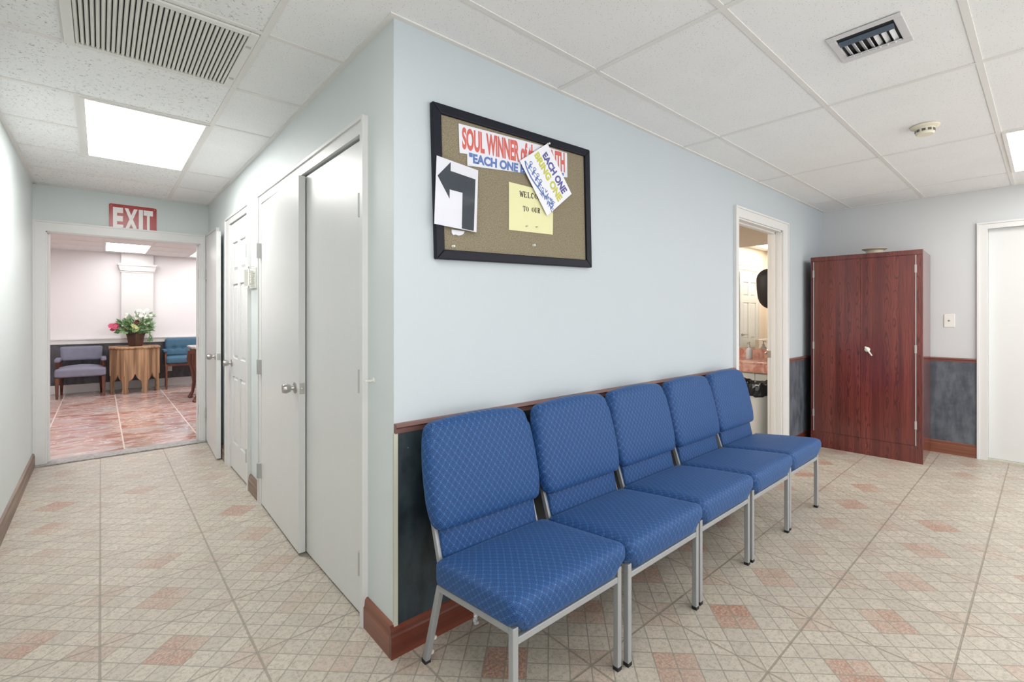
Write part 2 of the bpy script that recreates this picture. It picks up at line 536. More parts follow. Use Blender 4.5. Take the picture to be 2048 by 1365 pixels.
        s.bm.to_mesh(me)
        s.bm.free()
        o = bpy.data.objects.new(name, me)
        COL.objects.link(o)
        if mat is not None:
            me.materials.append(mat)
        if smooth is not None:
            for p in me.polygons:
                p.use_smooth = True
            me.set_sharp_from_angle(angle=R(smooth))
        if bevel:
            b = o.modifiers.new('edge', 'BEVEL')
            b.width = bevel
            b.segments = seg
            b.limit_method = 'ANGLE'
            b.angle_limit = R(40)
        if parent is not None:
            o.parent = parent
        return o


def tag(o, label=None, cat=None, group=None, kind=None):
    if label:
        o['label'] = label
    if cat:
        o['category'] = cat
    if group:
        o['group'] = group
    if kind:
        o['kind'] = kind
    return o


def empty(name, loc, label, cat, group=None, kind=None):
    o = bpy.data.objects.new(name, None)
    COL.objects.link(o)
    o.location = loc
    o.empty_display_size = 0.05
    return tag(o, label, cat, group, kind)


def st(name, mb, mat, label, cat, bevel=0.0, smooth=None):
    return tag(mb.build(name, mat, None, smooth, bevel), label, cat, None, 'structure')


def copy_tree(o, parent=None):
    c = o.copy()
    COL.objects.link(c)
    if parent is not None:
        c.parent = parent
    for ch in list(o.children):
        copy_tree(ch, c)
    return c


def text_data(body, bold=0.0, thick=0.0006, shear=0.0):
    cu = bpy.data.curves.new('lettering', 'FONT')
    cu.body = body
    cu.offset = bold
    cu.extrude = 0.5
    cu.shear = shear
    cu.resolution_u = 7
    t = bpy.data.objects.new('lettering_source', cu)
    COL.objects.link(t)
    dg = bpy.context.evaluated_depsgraph_get()
    dg.update()
    me = bpy.data.meshes.new_from_object(t.evaluated_get(dg))
    bpy.data.objects.remove(t, do_unlink=True)
    return me


def lettering(body, quad, yf, mat, parent, bold=0.012, thick=0.0008, clip_z=None, name='lettering'):
    """flat letters on a plane y = const: quad is TL, TR, BR, BL in (x, z)"""
    me = text_data(body, bold)
    xs = [v.co.x for v in me.vertices]
    ys = [v.co.y for v in me.vertices]
    x0, x1, y0, y1 = min(xs), max(xs), min(ys), max(ys)
    for v in me.vertices:
        s_, t_ = (v.co.x - x0) / (x1 - x0), (v.co.y - y0) / (y1 - y0)
        top = [a + (b - a) * s_ for a, b in zip(quad[0], quad[1])]
        bot = [a + (b - a) * s_ for a, b in zip(quad[3], quad[2])]
        px, pz = (b + (a - b) * t_ for a, b in zip(top, bot))
        v.co = (px, yf - (thick if v.co.z > 0 else 0), pz)
    bm = bmesh.new()
    bm.from_mesh(me)
    if clip_z is not None:
        bmesh.ops.bisect_plane(bm, geom=bm.verts[:] + bm.edges[:] + bm.faces[:], plane_co=(0, 0, clip_z), plane_no=(0, 0, -1), clear_outer=True)
    mb = MB()
    mb.bm.free()
    mb.bm = bm
    return mb.build(name, mat, parent)


SERIF = {  # strokes in a 1 x 1 cell; (x0, y0, x1, y1, thick?)
    'W': [(0, 1, .25, 0, 1), (.25, 0, .5, .9, 0), (.5, .9, .75, 0, 1), (.75, 0, 1, 1, 0), (-.1, 1, .16, 1, 2), (.84, 1, 1.1, 1, 2)],
    'E': [(.2, 0, .2, 1, 1), (.05, 1, .85, 1, 2), (.05, 0, .9, 0, 2), (.2, .52, .6, .52, 2), (.85, 1, .85, .78, 0), (.9, 0, .9, .24, 0), (.6, .65, .6, .4, 0)],
    'L': [(.25, 0, .25, 1, 1), (.08, 1, .45, 1, 2), (.08, 0, .9, 0, 2), (.9, 0, .9, .28, 0)],
    'C': [(.85, .8, .5, 1, 0), (.5, 1, .2, .8, 1), (.2, .8, .12, .5, 1), (.12, .5, .2, .2, 1), (.2, .2, .5, 0, 1), (.5, 0, .9, .2, 0), (.87, 1, .87, .7, 0)],
    'O': [(.5, 1, .85, .8, 0), (.85, .8, .92, .5, 1), (.92, .5, .85, .2, 1), (.85, .2, .5, 0, 0), (.5, 0, .15, .2, 0), (.15, .2, .08, .5, 1), (.08, .5, .15, .8, 1), (.15, .8, .5, 1, 0)],
    'M': [(.15, 0, .15, 1, 0), (.15, 1, .5, .1, 1), (.5, .1, .85, 1, 0), (.85, 1, .85, 0, 1), (0, 0, .3, 0, 2), (.7, 0, 1, 0, 2), (0, 1, .2, 1, 2), (.8, 1, 1, 1, 2)],
    'T': [(.5, 0, .5, 1, 1), (.05, 1, .95, 1, 2), (.3, 0, .7, 0, 2), (.05, 1, .05, .75, 0), (.95, 1, .95, .75, 0)],
    'U': [(.2, 1, .2, .25, 1), (.2, .25, .5, 0, 1), (.5, 0, .8, .25, 0), (.8, .25, .8, 1, 0), (.04, 1, .36, 1, 2), (.66, 1, .94, 1, 2)],
    'R': [(.2, 0, .2, 1, 1), (.06, 1, .6, 1, 2), (.6, 1, .82, .76, 1), (.82, .76, .6, .5, 1), (.6, .5, .2, .5, 2), (.5, .5, .85, 0, 1), (.04, 0, .38, 0, 2), (.75, 0, 1, 0, 2)],
}


def serif_lettering(body, quad, yf, mat, parent):
    mb = MB()
    n = len(body)
    for i, ch in enumerate(body):
        for x0, y0, x1, y1, th in SERIF.get(ch, []):
            t = {0: 0.07, 1: 0.2, 2: 0.1}[th]

            def P(x, y):
                s_ = (i + 0.06 + x * 0.86) / n
                top = [a + (b - a) * s_ for a, b in zip(quad[0], quad[1])]
                bot = [a + (b - a) * s_ for a, b in zip(quad[3], quad[2])]
                return [b + (a - b) * y for a, b in zip(top, bot)]
            a, b = Vector(P(x0, y0)), Vector(P(x1, y1))
            hgt = (Vector(P(0, 1)) - Vector(P(0, 0))).length
            d = (b - a).normalized()
            nn = Vector((-d.y, d.x)) * hgt * t / 2
            e = d * hgt * 0.03
            mb.prism([tuple(a - e + nn), tuple(b + e + nn), tuple(b + e - nn), tuple(a - e - nn)], yf - 0.0007, yf, 'y')
    return mb.build('lettering', mat, parent)


# ------------------------------------------------------------------ the setting
XL, XR, YE, YB = -1.268, 5.1, 4.18, -3.6     # left wall, right wall, exit wall, open back of the room
WT = 0.12
st('floor', MB().box(XL - 0.1, XR + 0.1, YB, YE + 0.02, -0.06, 0), M['floor'], 'beige and red patterned ceramic tile floor of the hallway', 'floor')
st('ceiling', MB().box(XL - 0.1, XR + 0.1, YB, YE + 0.02, H + 0.0025, H + 0.08), M['ceil'], 'white suspended ceiling of speckled acoustic tiles', 'ceiling')

# ceiling grid
tb = MB()
TW = 0.012


def tbar_x(y, x0, x1):
    tb.box(x0, x1, y - TW, y + TW, H - 0.001, H + 0.004)


def tbar_y(x, y0, y1):
    tb.box(x - TW, x + TW, y0, y1, H - 0.0012, H + 0.004)


gx0, gy0 = 0.885, -0.262
for j in range(0, 6):
    tbar_x(gy0 - 0.603 * j, XL, XR)
for i in range(-1, 4):
    tbar_y(gx0 + 1.225 * i, YB, -0.26)
tbar_y(gx0 + 1.225 * 0, -0.262, 0)
for i in (1, 2, 3):
    tbar_y(gx0 + 1.225 * i, -0.262, 0)
CX, CY = -0.337, 0.455
tbar_y(CX, -0.262, YE)
for k in range(0, 7):
    y = CY + 0.612 * k
    tbar_x(y, XL, CX)
for k in (0, 1, 2, 4, 5, 6):
    tbar_x(CY + 0.612 * k, CX, 0)
tbar_y(-0.94, CY, CY + 0.612)
tbar_y(-0.925, CY + 0.612 * 2, CY + 0.612 * 4)
st('trim_1', tb, M['tbar'], 'white metal grid bars between the ceiling tiles', 'ceiling grid')
wa = MB()
for (x0, x1, y0, y1) in ((0, XR, -0.022, 0), (-0.022, 0, -0.022, YE), (XL, XL + 0.022, YB, YE), (XL, 0, YE - 0.022, YE), (XR - 0.022, XR, YB, -0.022)):
    wa.box(x0, x1, y0, y1, H - 0.003, H + 0.004)
st('trim_2', wa, M['tbar'], 'white metal wall angle edging the ceiling along the walls', 'ceiling trim')

# left corridor wall
st('wall_left', MB().box(XL - WT, XL, YB, YE + WT, 0, H + 0.05), M['wall_corridor'], 'pale left wall of the corridor leading to the exit doorway', 'wall')
# inner wall with the row of doors: front layer with shallow door recesses, back layer closed
wi = MB()
RD = 0.05
spans = [(0.28, 1.94, 2.075), (2.37, 3.035, 2.085), (3.69, 4.125, 2.075)]
prev = 0.0
for a, b, z in spans:
    wi.box(0, RD, max(prev, 0.0008), a, 0, H + 0.05)
    wi.box(0, RD, a, b, z, H + 0.05)
    prev = b
wi.box(0, RD, prev, YE, 0, H + 0.05)
wi.box(RD, WT, 0.1205, YE + WT, 0, H + 0.05)
st('wall_inner', wi, M['wall_corridor'], 'pale corridor wall holding the row of white doors', 'wall')
# board wall (with the bathroom doorway)
BX0, BX1, BZ = 2.966, 3.905, 2.095
wb = MB().box(RD, BX0, 0.0, WT, 0, H + 0.05).box(0.0005, RD, 0.0, 0.0006, 0, H + 0.05).box(BX1, XR + WT, 0, WT, 0, H + 0.05).box(BX0, BX1, 0, WT, BZ, H + 0.05)
st('wall_front', wb, M['wall'], 'pale blue wall carrying the cork board behind the blue chairs', 'wall')
st('wall_right', MB().box(XR, XR + WT, YB, -2.17, 0, H + 0.05).box(XR, XR + WT, -1.31, 0, 0, H + 0.05).box(XR, XR + WT, -2.17, -1.31, 2.084, H + 0.05), M['wall_right'], 'pale wall at the right end behind the mahogany cabinet', 'wall')
# exit wall
EX0, EX1, EZ = -1.2, -0.06, 2.05
we = MB().box(XL, EX0, YE, YE + WT, 0, H + 0.05).box(EX1, 0.0, YE, YE + WT, 0, H + 0.05).box(EX0, EX1, YE, YE + WT, EZ, H + 0.05)
st('wall_end', we, M['wall_corridor'], 'pale end wall of the corridor above the exit doorway', 'wall')

# wainscot panels, rails, baseboards
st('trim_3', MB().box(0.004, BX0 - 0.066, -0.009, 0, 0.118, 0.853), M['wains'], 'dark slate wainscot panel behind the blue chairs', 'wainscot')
st('trim_4', MB().box(-0.004, 0.012, -0.0105, 0.0, 0.112, 0.852), M['panel_edge'], 'thin cream edge strip of the dark wainscot at the wall corner', 'wainscot edge')
RP = [(-0.026, 0.876), (-0.02, 0.886), (0, 0.888), (0, 0.85), (-0.012, 0.85), (-0.014, 0.868)]
st('trim_5', MB().prism(RP, 0.0, BX0 - 0.066, 'x'), M['rail'], 'brown chair rail along the pale blue wall behind the chairs', 'chair rail', smooth=30)
st('trim_6', MB().prism(RP, 4.033, XR, 'x'), M['rail'], 'short brown chair rail between the bathroom doorway and the cabinet', 'chair rail')
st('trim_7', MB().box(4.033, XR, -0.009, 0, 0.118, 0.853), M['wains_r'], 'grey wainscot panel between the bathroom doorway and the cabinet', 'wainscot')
RPY = [(XR + u, v) for u, v in RP]
st('trim_8', MB().prism([(XR + u, v + 0.018) for u, v in RP], -1.238, 0, 'y'), M['rail_y'], 'brown chair rail right of the cabinet', 'chair rail')
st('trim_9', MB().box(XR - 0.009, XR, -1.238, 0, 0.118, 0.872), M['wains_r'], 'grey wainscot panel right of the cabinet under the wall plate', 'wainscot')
BP = [(0, 0), (-0.019, 0), (-0.019, 0.083), (-0.015, 0.09), (-0.013, 0.113), (-0.006, 0.122), (0, 0.122)]
st('baseboard_front', MB().prism(BP, -0.019, BX0 - 0.066, 'x').prism(BP, 4.033, XR, 'x'), M['base'], 'glossy brown baseboard under the slate panel behind the chairs', 'baseboard')
st('baseboard_inner', MB().prism(BP, 0.0, 0.238, 'y'), M['base_y'], 'brown baseboard block at the outer wall corner', 'baseboard')
st('baseboard_right', MB().prism([(XR + u, v) for u, v in BP], -1.238, 0, 'y'), M['base_y'], 'brown baseboard right of the cabinet', 'baseboard')
BPL = [(XL, 0), (XL + 0.016, 0), (XL + 0.016, 0.085), (XL + 0.012, 0.11), (XL, 0.118)]
st('baseboard_left', MB().prism(BPL, YB, YE - 0.02, 'y'), M['base_worn'], 'worn brown baseboard along the left corridor wall', 'baseboard')
st('baseboard_inner_1', MB().prism(BP, 2.045, 2.302, 'y'), M['base_worn'], 'short worn baseboard between double doors and panelled door', 'baseboard')
st('baseboard_inner_2', MB().prism(BP, 3.19, 3.58, 'y'), M['base_worn'], 'short worn baseboard beyond the panelled door', 'baseboard')


def casing_x(mb, y0, y1, i0, i1, z_in, z_out, th=0.016, sgn=-1, x=0.0):
    """door casing on a wall x = const: outer y0..y1, opening i0..i1"""
    xa, xb = sorted((x, x + sgn * th))
    mb.box(xa, xb, y0, i0, 0, z_out).box(xa, xb, i1, y1, 0, z_out).box(xa, xb, i0, i1, z_in, z_out)
    xa, xb = sorted((x, x + sgn * (th + 0.008)))
    w = 0.014
    e = 0.0006
    mb.box(xa, xb, y0 - e, y0 + w, -e, z_out).box(xa, xb, y1 - w, y1 + e, -e, z_out).box(xa - e, xb + e, y0 - 2 * e, y1 + 2 * e, z_out - w, z_out + e)


def casing_y(mb, x0, x1, i0, i1, z_in, z_out, y, th=0.016, sgn=-1):
    ya, yb = sorted((y, y + sgn * th))
    mb.box(x0, i0, ya, yb, 0, z_out).box(i1, x1, ya, yb, 0, z_out).box(i0, i1, ya, yb, z_in, z_out)
    ya, yb = sorted((y, y + sgn * (th + 0.008)))
    w = 0.014
    e = 0.0006
    mb.box(x0 - e, x0 + w, ya, yb, -e, z_out).box(x1 - w, x1 + e, ya, yb, -e, z_out).box(x0 - 2 * e, x1 + 2 * e, ya - e, yb + e, z_out - w, z_out + e)


c = MB()
casing_x(c, 0.236, 2.01, 0.282, 1.938, 2.073, 2.14)
st('trim_10', c, M['trim_white'], 'white casing round the double closet doors', 'door casing')
c = MB()
casing_x(c, 2.305, 3.18, 2.372, 3.033, 2.083, 2.143)
st('trim_11', c, M['trim_white'], 'white casing round the panelled corridor door', 'door casing')
c = MB()
casing_x(c, 3.585, 4.178, 3.692, 4.123, 2.073, 2.135)
st('trim_12', c, M['trim_white'], 'white casing round the corridor door next to the exit doorway', 'door casing')
c = MB()
casing_y(c, BX0 - 0.066, 4.032, BX0, BX1, BZ, 2.178, 0)
c.box(BX0, BX0 + 0.012, 0, WT, 0, BZ).box(BX1 - 0.012, BX1, 0, WT, 0, BZ).box(BX0, BX1, 0, WT, BZ - 0.012, BZ)
c.box(BX1 - 0.024, BX1 - 0.012, 0.05, 0.085, 0, BZ - 0.012).box(BX0 + 0.012, BX0 + 0.024, 0.05, 0.085, 0, BZ - 0.012).box(BX0, BX1, 0.05, 0.085, BZ - 0.024, BZ - 0.012)
t = empty('trim_13', (BX0, 0, 0), 'white casing and jamb of the bathroom doorway', 'door casing', None, 'structure')
c.build('casing', M['trim_white'], t)
MB().box(BX1 - 0.015, BX1 - 0.012, 0.088, 0.1195, 0.90, 0.965).build('strike_plate', M['chrome'], t)
c = MB()
casing_y(c, XL + 0.001, -0.03, EX0 + 0.012, EX1 - 0.012, EZ - 0.012, 2.128, YE)
c.box(EX0, EX0 + 0.02, YE, YE + WT, 0, EZ).box(EX1 - 0.02, EX1, YE, YE + WT, 0, EZ).box(EX0, EX1, YE, YE + WT, EZ - 0.02, EZ)
c.box(EX0 + 0.02, EX0 + 0.034, YE + 0.05, YE + 0.09, 0, EZ - 0.02).box(EX1 - 0.034, EX1 - 0.02, YE + 0.05, YE + 0.09, 0, EZ - 0.02)
t = empty('trim_14', (EX0, YE, 0), 'white casing and jamb of the exit doorway', 'door casing', None, 'structure')
c.build('casing', M['trim_white'], t)
for z in (0.28, 0.98, 1.68):
    MB().box(EX1 - 0.0215, EX1 - 0.02, YE + 0.01, YE + 0.045, z, z + 0.1).build('hinge', M['hinge'], t)
st('trim_15', MB().box(EX0 - 0.06, EX1 + 0.06, YE - 0.07, YE + WT, 0, 0.012), M['threshold'], 'grey marble threshold of the exit doorway', 'threshold', bevel=0.004)


def knob(axis, c, r=0.027, L=0.065):
    """round tapered door knob on a rose; axis points away from the door"""
    prof = [(0.031, 0), (0.031, 0.006), (0.014, 0.01), (0.012, 0.024), (0.02, 0.027), (r, 0.045), (r * 1.02, 0.05), (r * 0.82, L), (0.004, L + 0.003)]
    return MB().lathe(prof, c, 20, axis)


def hinge_box(mb, y, z, x=-0.017, h=0.1, w=0.03):
    mb.box(x - 0.004, x + 0.016, y - w / 2, y + w / 2, z - h / 2, z + h / 2)
    mb.lathe([(0.007, 0), (0.007, h)], (x - 0.006, y, z - h / 2), 10)
    return mb


# door_1: the double closet doors
d1 = empty('door_1', (0, 1.1, 0), 'pair of flush white closet doors, left leaf slightly ajar', 'door', None, 'structure')
lf = MB().box(0.002, 0.036, 0.292, 1.11, 0.012, 2.062).build('door_leaf', M['white_door'], d1, bevel=0.002)
for z in (0.24, 1.02, 1.775):
    hinge_box(MB(), 0.298, z, -0.004).build('hinge', M['hinge'], lf)
hy, hx = 1.935, 0.02
ang = R(1.5)
ux, uy = -math.sin(ang), -math.cos(ang)
L = 0.9
nx, ny = uy, -ux                       # points into the corridor (negative x)
q0, q1 = (hx, hy), (hx + ux * L, hy + uy * L)
q2, q3 = (q1[0] + nx * 0.035, q1[1] + ny * 0.035), (q0[0] + nx * 0.035, q0[1] + ny * 0.035)
if q2[0] > q1[0]:
    q0, q1, q2, q3 = q3, q2, q1, q0
lf = MB().prism([q0, q1, q2, q3], 0.014, 2.062, 'z').build('door_leaf', M['white_door'], d1, bevel=0.002)
for z in (0.24, 0.95, 1.745):
    hinge_box(MB(), 1.944, z, -0.03).build('hinge', M['hinge'], lf)
kx, ky = hx + ux * (L - 0.06) + nx * 0.035, hy + uy * (L - 0.06) + ny * 0.035
knob((nx, ny, 0), (kx, ky, 0.905)).build('door_knob', M['chrome'], lf, smooth=40)
mx, my = (q1[0] + q2[0]) / 2 + ux * 0.001, (q1[1] + q2[1]) / 2 + uy * 0.001
lp = MB()
lp.bar((mx, my, 0.875), (mx, my, 0.935), 0.026, 0.003, up=(ux, uy, 0))
lp.lathe([(0.009, 0), (0.008, 0.008), (0.003, 0.009)], (mx, my, 0.905), 12, (ux, uy, 0))
lp.build('latch_plate', M['chrome'], lf)

# door_2: narrow six-panel door
d2 = empty('door_2', (0, 2.7, 0), 'narrow white six-panel corridor door with a round knob', 'door', None, 'structure')


def panel_leaf(mb, f, w, h, panels):
    """f(u, v, d) -> world; a slab of width w, height h with raised panels facing +d"""
    def slab(u0, u1, v0, v1, d0, d1, ins=0.0):
        pts = [(u0, v0), (u1, v0), (u1, v1), (u0, v1)]
        ptt = [(u0 + ins, v0 + ins), (u1 - ins, v0 + ins), (u1 - ins, v1 - ins), (u0 + ins, v1 - ins)]
        mb.faces([f(u, v, d0) for u, v in pts] + [f(u, v, d1) for u, v in ptt],
                 [(0, 3, 2, 1), (4, 5, 6, 7), (0, 1, 5, 4), (1, 2, 6, 5), (2, 3, 7, 6), (3, 0, 4, 7)])
    # stiles and rails stand proud of a thin core, panels are raised in the middle
    slab(0, w, 0, h, 0, 0.022)
    us = [0] + [q for p in sorted({(a, b) for a, b, _, _ in panels}) for q in p] + [w]
    vs = [0] + [q for p in sorted({(a, b) for _, _, a, b in panels}) for q in p] + [h]
    for i in range(0, len(us), 2):
        slab(us[i], us[i + 1], 0, h, 0.022, 0.034)
    for i in range(0, len(vs), 2):
        for k in range(1, len(us) - 1, 2):
            slab(us[k], us[k + 1], vs[i], vs[i + 1], 0.022, 0.034)
    for a, b, c_, d in panels:
        slab(a + 0.008, b - 0.008, c_ + 0.008, d - 0.008, 0.022, 0.032, 0.022)
    return mb


dw, dh = 0.655, 2.06
cols = [(0.095, 0.285), (0.37, 0.56)]
rows = [(0.22, 0.78), (0.93, 1.55), (1.66, 1.9)]
pl = [(a, b, c_, d) for a, b in cols for c_, d in rows]
lf = panel_leaf(MB(), lambda u, v, d: (0.030 - d, 2.375 + u, 0.014 + v), dw, dh, pl).build('door_leaf', M['white_door'], d2)
knob((-1, 0, 0), (-0.004, 2.97, 0.9)).build('door_knob', M['chrome'], lf, smooth=40)
for z in (0.24, 1.79):
    hinge_box(MB(), 2.384, z, -0.008).build('hinge', M['hinge'], lf)

# door_3: plain door beside the exit doorway, ajar
d3 = empty('door_3', (0, 3.9, 0), 'plain white corridor door ajar next to the exit doorway', 'door', None, 'structure')
h3, f3 = (-0.006, 4.118), (-0.044, 3.32)
dv = (Vector(f3) - Vector(h3)).normalized()
nv = Vector((dv.y, -dv.x))
if nv.x > 0:
    nv = -nv
a, b = Vector(h3) + nv * 0.018, Vector(f3) + nv * 0.018
f_in = Vector(f3) - nv * 0.017
lf = MB().prism([tuple(a), tuple(b), tuple(f_in), (h3[0] + 0.0, h3[1])], 0.014, 2.06, 'z').build('door_leaf', M['white_door'], d3, bevel=0.002)
kp = Vector(h3) + dv * 0.735 + nv * 0.018
knob((nv.x, nv.y, 0), (kp.x, kp.y, 0.93)).build('door_knob', M['chrome'], lf, smooth=40)
e = (b + f_in) / 2 + dv * 0.001
MB().bar((e.x, e.y, 0.9), (e.x, e.y, 0.96), 0.026, 0.003, up=(dv.x, dv.y, 0)).build('latch_plate', M['chrome'], lf)
for z in (0.3, 1.72):
    hinge_box(MB(), 4.12, z, -0.026).build('hinge', M['hinge'], lf)

# door_4: white door at the right end
c = MB()
RY0, RY1 = -2.17, -1.31
casing_x(c, RY0 - 0.07, -1.24, RY0, RY1, 2.082, 2.14, 0.018, -1, XR)
d4 = empty('door_4', (XR, -1.7, 0), 'flush white door in a white casing at the right edge', 'door', None, 'structure')
c.build('casing', M['trim_white'], d4)
MB().box(XR + 0.045, XR + 0.085, RY0 + 0.0005, RY1 - 0.0005, 0.012, 2.0835).build('door_leaf', M['white_door'], d4, bevel=0.002)
MB().box(XR - 0.006, XR + 0.1, RY0 + 0.0005, RY1 - 0.0005, 0.0, 0.011).build('door_sill', M['panel_edge'], d4)

# ------------------------------------------------------------------ lobby behind the exit doorway
LY0, LY1, LX0, LX1, LH = YE + WT, 9.276, -4.2, 3.2, 2.4
st('floor_lobby', MB().box(LX0, LX1, YE + 0.02, LY1 + 0.1, -0.06, 0.0), M['lobby_floor'], 'glossy pink and grey marble tile floor beyond the exit doorway', 'floor')
st('ceiling_lobby', MB().box(LX0, LX1, LY0, LY1 + 0.1, LH, LH + 0.08), M['ceil_plain'], 'white tiled ceiling beyond the exit doorway', 'ceiling')
st('wall_lobby', MB().box(LX0, LX1, LY1, LY1 + WT, 0, LH + 0.05).box(LX0 - WT, LX0, LY0, LY1 + WT, 0, LH).box(LX1, LX1 + WT, LY0, LY1 + WT, 0, LH)
   .box(LX0, XL, LY0 - WT, LY0, 0, LH).box(WT, LX1, LY0 - WT, LY0, 0, LH), M['lobby_wall'], 'white walls of the room beyond the exit doorway', 'wall')
st('trim_16', MB().box(LX0, LX1, LY1 - 0.01, LY1, 0.14, 0.825), M['wains_l'], 'dark grey wainscot along the far wall beyond the exit', 'wainscot')
st('trim_17', MB().box(LX0, LX1, LY1 - 0.03, LY1, 0.82, 0.9).box(LX0, LX1, LY1 - 0.045, LY1, 0.89, 0.91), M['trim_white'], 'white chair rail along the far wall beyond the exit', 'chair rail')
st('baseboard_lobby', MB().box(LX0, LX1, LY1 - 0.025, LY1, 0, 0.145), M['trim_white'], 'tall white baseboard along the far wall beyond the exit', 'baseboard', bevel=0.006)
pz = MB().box(-0.565, -0.125, LY1 - 0.09, LY1, 0.9, LH)
pz.prism([(-0.575, 2.09), (-0.115, 2.09), (-0.092, 2.15), (-0.598, 2.15)], LY1 - 0.12, LY1, 'y')
pz.box(-0.575, -0.115, LY1 - 0.1, LY1, 2.06, 2.09).box(-0.6, -0.09, LY1 - 0.125, LY1, 2.15, 2.18).box(-0.615, -0.075, LY1 - 0.14, LY1, 2.18, 2.215)
st('trim_18', pz, M['trim_white'], 'white pilaster with moulded capital behind the flower pot', 'pilaster')
lt = MB()
for x in (-2.02, -1.41, -0.8, -0.22, 0.36, 0.97):
    lt.box(x - TW, x + TW, LY0, LY1, LH - 0.004, LH)
for k in range(1, 8):
    y = LY1 - 0.22 - 0.61 * k
    if y > LY0:
        lt.box(LX0, LX1, y - TW, y + TW, LH - 0.004, LH)
st('trim_19', lt, M['tbar'], 'white ceiling grid bars beyond the exit doorway', 'ceiling grid')


def ceiling_light(x0, x1, y0, y1, z, mat, label, group, deep=0.0):
    t = empty('ceiling_light', ((x0 + x1) / 2, (y0 + y1) / 2, z), label, 'ceiling light', group)
    w = 0.02
    MB().box(x0, x1, y0, y0 + w, z - 0.007, z).box(x0, x1, y1 - w, y1, z - 0.007, z).box(x0, x0 + w, y0 + w, y1 - w, z - 0.007, z).box(x1 - w, x1, y0 + w, y1 - w, z - 0.007, z).build('light_frame', M['tbar'], t)
    MB().box(x0 + w, x1 - w, y0 + w, y1 - w, z - 0.004, z).build('diffuser', mat, t)
    return t


GL = 'fluorescent ceiling lights'
ceiling_light(-0.915, -0.345, CY + 0.612 * 2 + 0.012, CY + 0.612 * 4 - 0.012, H, M['light_corr'], 'lit ceiling panel over the corridor, beyond the slatted return grille', GL)
ceiling_light(3.347, 4.548, -2.059, -1.48, H, M['light'], 'lit ceiling panel cut by the right edge, beyond the smoke detector', GL)
LG = 'lobby ceiling lights'
ceiling_light(-0.79, -0.23, 7.75, 8.98, LH, M['light_lobby_near'], 'lit ceiling panel seen through the exit doorway above the pilaster', LG)
ceiling_light(0.37, 0.95, 7.75, 8.98, LH, M['light_lobby_near'], 'lit ceiling panel at the right side of the exit doorway', LG)
ceiling_light(-2.6, -1.42, 5.9, 6.48, LH, M['light_lobby'], 'lit ceiling panel near the left wall beyond the exit', LG)  # unseen panel added to brighten the room beyond the exit
ceiling_light(0.4, 1.58, 5.9, 6.48, LH, M['light_lobby'], 'lit ceiling panel right of the doorway beyond the exit', LG)  # second unseen lobby panel, also added for its light
ceiling_light(0.9, 2.0, -2.66, -2.08, H, M['light'], 'lit ceiling panel over the open floor in front of the blue chairs', GL)  # out of view; added as general fill for the room
ceiling_light(3.347, 4.548, -3.27, -2.69, H, M['light'], 'lit ceiling panel in the far corner opposite the cabinet', GL)  # out of view; added to lift the right wall and cabinet
ceiling_light(-0.92, -0.35, -1.78, -0.58, H, M['light'], 'lit ceiling panel over the near end of the corridor, before the return grille', GL)  # out of view; added to brighten the closet doors

